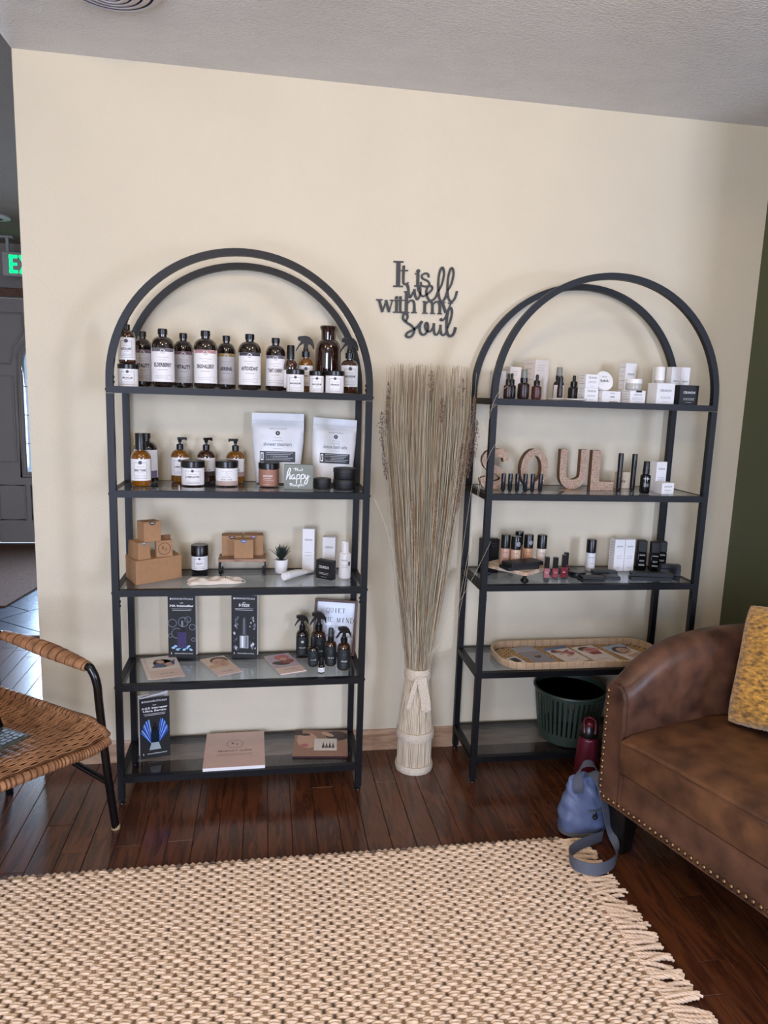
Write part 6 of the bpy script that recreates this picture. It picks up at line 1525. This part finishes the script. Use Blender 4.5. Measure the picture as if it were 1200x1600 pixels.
flatbox('flat black palette lying on top of another palette on the stand', 0.660, -0.214, zf+.0128, .140, .060, .0135, R(18), fn=tt)
def gloss(label, x, y, w, h, col):
    t = thing('lip_gloss', label, 'lip gloss', (x, y, Z[2]), facing(x, y), 'lip gloss tubes on the third board'); m = mat('gloss_'+col, '#'+col, .2, noise=.03)
    k = w/2
    obj('glass_base', MB().box(-k, k, -k, k, .0006, h*.18), sheet_glass('clear_acrylic2', '#e4e6ea'), t, smooth=False, bevel=.001)
    obj('gloss_body', MB().box(-k*.94, k*.94, -k*.94, k*.94, h*.185, h*.56), m, t, bevel=.0015)
    obj('cap', MB().box(-k*.78, k*.78, -k*.78, k*.78, h*.56, h), BLACKPL, t, bevel=.001)
    bars(P := P2(), -k*.5, k*.5, h*.42, 2, .004, INKW, .0006); P.build(on_front(-k*.94), 'lettering', t)
gloss('dusty rose lip gloss beside the wooden stand', 0.738, -0.248, .020, .092, '9c6268'); gloss('mauve red lip gloss between two others', 0.772, -0.243, .022, .089, '8c4048')
gloss('deep red lip gloss before another gloss', 0.800, -0.252, .020, .100, '74232e'); gloss('plum lip gloss half hidden behind the deep red one', 0.828, -0.205, .020, .098, '5f2834')
flatbox('small black box lying behind the lip glosses', 0.846, -0.118, Z[2], .056, .044, .022, R(6))
t = thing('round_compact', 'round black compact beside the lip glosses', 'compact', (0.886, -0.180, Z[2])); r = .031
obj('compact_base', MB().lathe([(.001, .0005), (r*.94, .0005), (r, .003), (r, .011), (.001, .011)], 32), BLACKMT, t); obj('compact_lid', MB().lathe([(r*1.01, .0115), (r*1.01, .019), (r*.93, .022), (.001, .022)], 32), BLACKPL, t)
flatbox('flat black palette lying under the tilted palette near the glosses', 0.912, -0.240, Z[2], .086, .046, .009, R(4))
flatbox('tilted black palette lying on another near the glosses', 0.920, -0.236, Z[2]+.0092, .082, .044, .008, R(-8), fn=tt)
flatbox('long black box lying before the white foundation bottle', 1.008, -0.150, Z[2], .092, .030, .016, R(-6), fn=tt)
flatbox('short black box lying at the edge of the third board', 1.003, -0.214, Z[2], .056, .044, .013, R(-4))
t = bottle('foundation_bottle', 'white bottle with tall black cap standing alone on the glass', 'bottle', 0.982, -0.082, Z[2], .036, .121, .56, .575, .88, mat('frost_white', '#dcdcdc', .25, noise=.02), 'cylinder', .58, scap=1.04)
obj('clear_foot', MB().lathe([(.0182, .0006), (.0186, .012), (.001, .012)], 24), mat('frost_glass'), t)
p = P2(); p.text('CRUNCHI', .005, .002, .052, INK, wid=.02); bars(p, -.006, .012, .030, 1, 1, INK); p.build(on_cyl(.018), 'lettering', t)
for k, lb in ((0, 'upright white carton, nearer the lone white bottle'), (1, 'upright white carton, nearer the black bottles')):
    carton(lb, 1.086+.0425*k, -0.085, Z[2], .041, .040, .124, R(3), W_, crunchi(2, zt=.78, size=.2), group='twin upright white cartons', side=(-1, side_lines(9)) if k == 0 else None)
M_BB = mat('black_gloss')
for k, (x_, y_, lb) in enumerate(((1.188, -.085, 'square black bottle nearest the twin white cartons'), (1.232, -.105, 'square black bottle in the middle of three'), (1.272, -.085, 'square black bottle at the shelf post'))):
    t = thing('black_bottle', lb, 'bottle', (x_, y_, Z[2]), facing(x_, y_), 'three black bottles on the third board')
    obj('bottle_body', MB().box(-.0175, .0175, -.0175, .0175, .0006, .072), M_BB, t, bevel=.004); obj('cap', MB().box(-.0168, .0168, -.0168, .0168, .0728, .118-.002*k), BLACKMT, t, bevel=.003)
    p = P2(); p.text('CRUNCHI', .005, 0, .062, INKW, wid=.021); bars(p, -.009, .009, .042, 2, .004, INKW, .0008); bars(p, -.011, .011, .026, 2, .004, INKW, .0012); p.build(on_front(-.0175), 'lettering', t)
for k, (x_, y_, z_, w_, rz) in enumerate(((1.145, -.238, 0, .150, -9), (1.150, -.234, .0142, .150, -14), (1.262, -.168, 0, .075, -12), (1.258, -.172, .0142, .080, -6), (1.262, -.170, .0284, .072, -14))):
    flatbox(('long black box lying lowest before the black bottles', 'long black box lying on top of another before the black bottles', 'black box lowest in the short stack at the shelf post', 'black box in the middle of the short stack at the shelf post', 'black box topmost in the short stack at the shelf post')[k], x_, y_, Z[2]+z_, w_, .030, .014, R(rz))

# ---- fourth board: rattan tray with leaflets
TX0, TX1, TY0, TY1 = 0.600, 1.246, -0.272, -0.040
tr = thing('rattan_tray', 'woven rattan tray with leaflets on the fourth board beside the sofa', 'tray', ((TX0+TX1)/2, (TY0+TY1)/2, Z[3]))
hw_, hd_ = (TX1-TX0)/2, (TY1-TY0)/2; rr3 = .085
M_R1 = mat('tray_rattan', '#c09a6c', .6, noise=.12, scale=60); M_R2 = mat('tray_rim', '#c3a584', .55, noise=.10, scale=40); M_R3 = mat('tray_dark', '#2a1d14', .7)
loop = []
for cx, cy, a0 in ((hw_-rr3, hd_-rr3, 0), (-hw_+rr3, hd_-rr3, 90), (-hw_+rr3, -hd_+rr3, 180), (hw_-rr3, -hd_+rr3, 270)):
    for k in range(13): a = R(a0+7.5*k); loop.append(Vector((cx+rr3*math.cos(a), cy+rr3*math.sin(a), 0)))
obj('tray_floor', MB().prism([(v.x*.99, v.y*.985) for v in loop], .0004, .0022), M_R3, tr, smooth=False)
wv = MB(); c = .0125
def inside(x, y):
    ax, ay = abs(x), abs(y)
    if ax > hw_-.012 or ay > hd_-.012: return False
    return not (ax > hw_-rr3 and ay > hd_-rr3 and math.hypot(ax-hw_+rr3, ay-hd_+rr3) > rr3-.012)
for i in range(-26, 27):
    for j in range(-10, 11):
        x_, y_ = i*c, j*c
        if inside(x_, y_):
            if (i+j) % 2: wv.box(x_-c*.52, x_+c*.52, y_-c*.25, y_+c*.25, .0022, .0048)
            else: wv.box(x_-c*.25, x_+c*.25, y_-c*.52, y_+c*.52, .0022, .0046)
obj('cane_weave', wv, M_R1, tr, smooth=False, kind='stuff')
# rim of wrapped segments, each a piece of its own
per = [0.0]
for i in range(len(loop)): per.append(per[-1]+(loop[(i+1) % len(loop)]-loop[i]).length)
def at_len(s):
    s %= per[-1]
    for i in range(len(loop)):
        if s <= per[i+1]+1e-9: return loop[i].lerp(loop[(i+1) % len(loop)], (s-per[i])/max(1e-9, per[i+1]-per[i]))
    return loop[0]
NSEG = 52
for k in range(NSEG):
    s0, s1 = per[-1]*k/NSEG, per[-1]*(k+1)/NSEG; vs = []; fs = []
    for q in range(4):
        s = s0+.0008+(s1-s0-.0016)*q/3; pnt = at_len(s); tg = (at_len(s+.001)-at_len(s-.001)).normalized(); nn = Vector((tg.y, -tg.x, 0))
        for off, z in ((-.004, .0022), (.001, .0006), (.004, .010), (.0055, .024), (.002, .0275), (-.003, .026), (-.0035, .012)): vs.append(tuple((pnt+nn*off)[:2])+(z,))
    for q in range(3):
        for e_ in range(7): fs.append((q*7+e_, q*7+(e_+1) % 7, q*7+7+(e_+1) % 7, q*7+7+e_))
    fs += [(6, 5, 4, 3, 2, 1, 0), tuple(range(21, 28))]
    obj('rim_segment', MB().add(vs, fs), M_R2, tr, ang=50)
zt = Z[3]+.0052
def m1(p, w, h):
    p.rect(-w*.5, w*.5, -h*.5, h*.5, PGREY); p.rect(-w*.5, w*.5, h*.2, h*.5, mat('print_mist', '#a9a5ad', .5), lift=1); p.ell(w*.05, -h*.12, w*.18, h*.07, HAIR, .4, lift=1); p.ell(w*.02, -h*.05, w*.10, h*.05, SKIN2, .2, lift=2)
def m2(p, w, h):
    p.rect(-w*.5, w*.5, h*.34, h*.5, mat('print_blue', '#5b7396', .5)); p.ell(-w*.2, h*.22, w*.2, h*.10, HAIR, lift=1); p.ell(-w*.12, h*.2, w*.15, h*.08, SKIN, .2, lift=2); p.stroke([(-w*.3, h*.30), (w*.0, h*.12), (w*.35, h*.20)], .010, RED, lift=3); p.stroke([(-w*.25, h*.02), (w*.1, h*.06), (w*.35, -h*.05)], .012, SKIN, lift=3); p.ell(w*.25, h*.02, w*.18, h*.10, ROSE, .3, lift=4); p.ell(w*.1, h*-.1, w*.2, h*.05, SKIN, .3, lift=4); p.text('VITAL', w*.1, w*.0, -h*.34, INKG, bold=0, wid=w*.4); bars(p, -w*.25, w*.3, -h*.42, 1, 1)
def m3(p, w, h):
    p.ell(-w*.05, h*.32, w*.30, h*.13, HAIR); p.ell(-w*.0, h*.22, w*.22, h*.13, SKIN, lift=1); p.ell(w*.15, h*.25, w*.3, h*.12, ROSE, -.3, lift=2); p.poly([(-w*.2, h*.1), (w*.32, h*.12), (w*.3, -h*.06), (-w*.12, -h*.04)], RED, lift=3); p.stroke([(w*.1, h*.35), (w*.4, h*.1)], .008, SKIN, lift=4); p.text('VITAL', w*.1, w*.05, -h*.32, INKG, bold=0, wid=w*.4)
def m4(p, w, h):
    p.rect(-w*.5, w*.5, h*.1, h*.5, SKY); p.ell(-w*.02, h*.14, w*.36, h*.24, HAIR, lift=1); p.ell(w*.03, h*.10, w*.27, h*.20, SKIN, lift=2); p.ell(-w*.06, h*.12, w*.05, h*.012, HAIR, lift=3); p.ell(w*.14, h*.14, w*.05, h*.012, HAIR, lift=3); p.ell(w*.05, -h*.0, w*.10, h*.025, RED, lift=3); p.poly([(w*.25, h*.30), (w*.42, h*.26), (w*.30, h*.05)], RED, lift=3); p.poly([(-w*.3, -h*.2), (w*.4, -h*.12), (w*.45, -h*.3), (-w*.2, -h*.36)], SKIN, lift=1)
flat_leaflet('leaflet', 'grey misty leaflet lying next to the black card in the tray', 'leaflet', *quad((.672, -.075), (.755, -.055), (.842, -.205), (.752, -.232)), zt, .0010, PAPER, m1)
flat_leaflet('leaflet', 'leaflet with red straps and clasped hands lying in the tray', 'leaflet', *quad((.805, -.085), (.905, -.062), (.955, -.208), (.858, -.238)), zt+.0013, .0010, PAPER, m2)
flat_leaflet('leaflet', 'leaflet with a red panel on its cover lying in the tray', 'leaflet', *quad((.922, -.080), (1.020, -.060), (1.075, -.212), (.980, -.238)), zt, .0010, PAPER, m3)
flat_leaflet('leaflet', 'leaflet with a dark-haired face lying nearest the sofa in the tray', 'leaflet', *quad((1.052, -.082), (1.150, -.062), (1.205, -.190), (1.112, -.238)), zt+.0013, .0010, PAPER, m4)
t = flat_leaflet('card', 'white card with a black square lying at the tray rim', 'card', *quad((.632, -.170), (.668, -.165), (.712, -.210), (.660, -.236)), zt, .0018, WHITE, lambda p, w, h: (p.rect(-w*.32, w*.32, -h*.26, h*.38, INK),))
P2().ring(0, .003, .008, .0008, INKG, 16, lift=1).build(on_top(.0018), 'emblem', t)
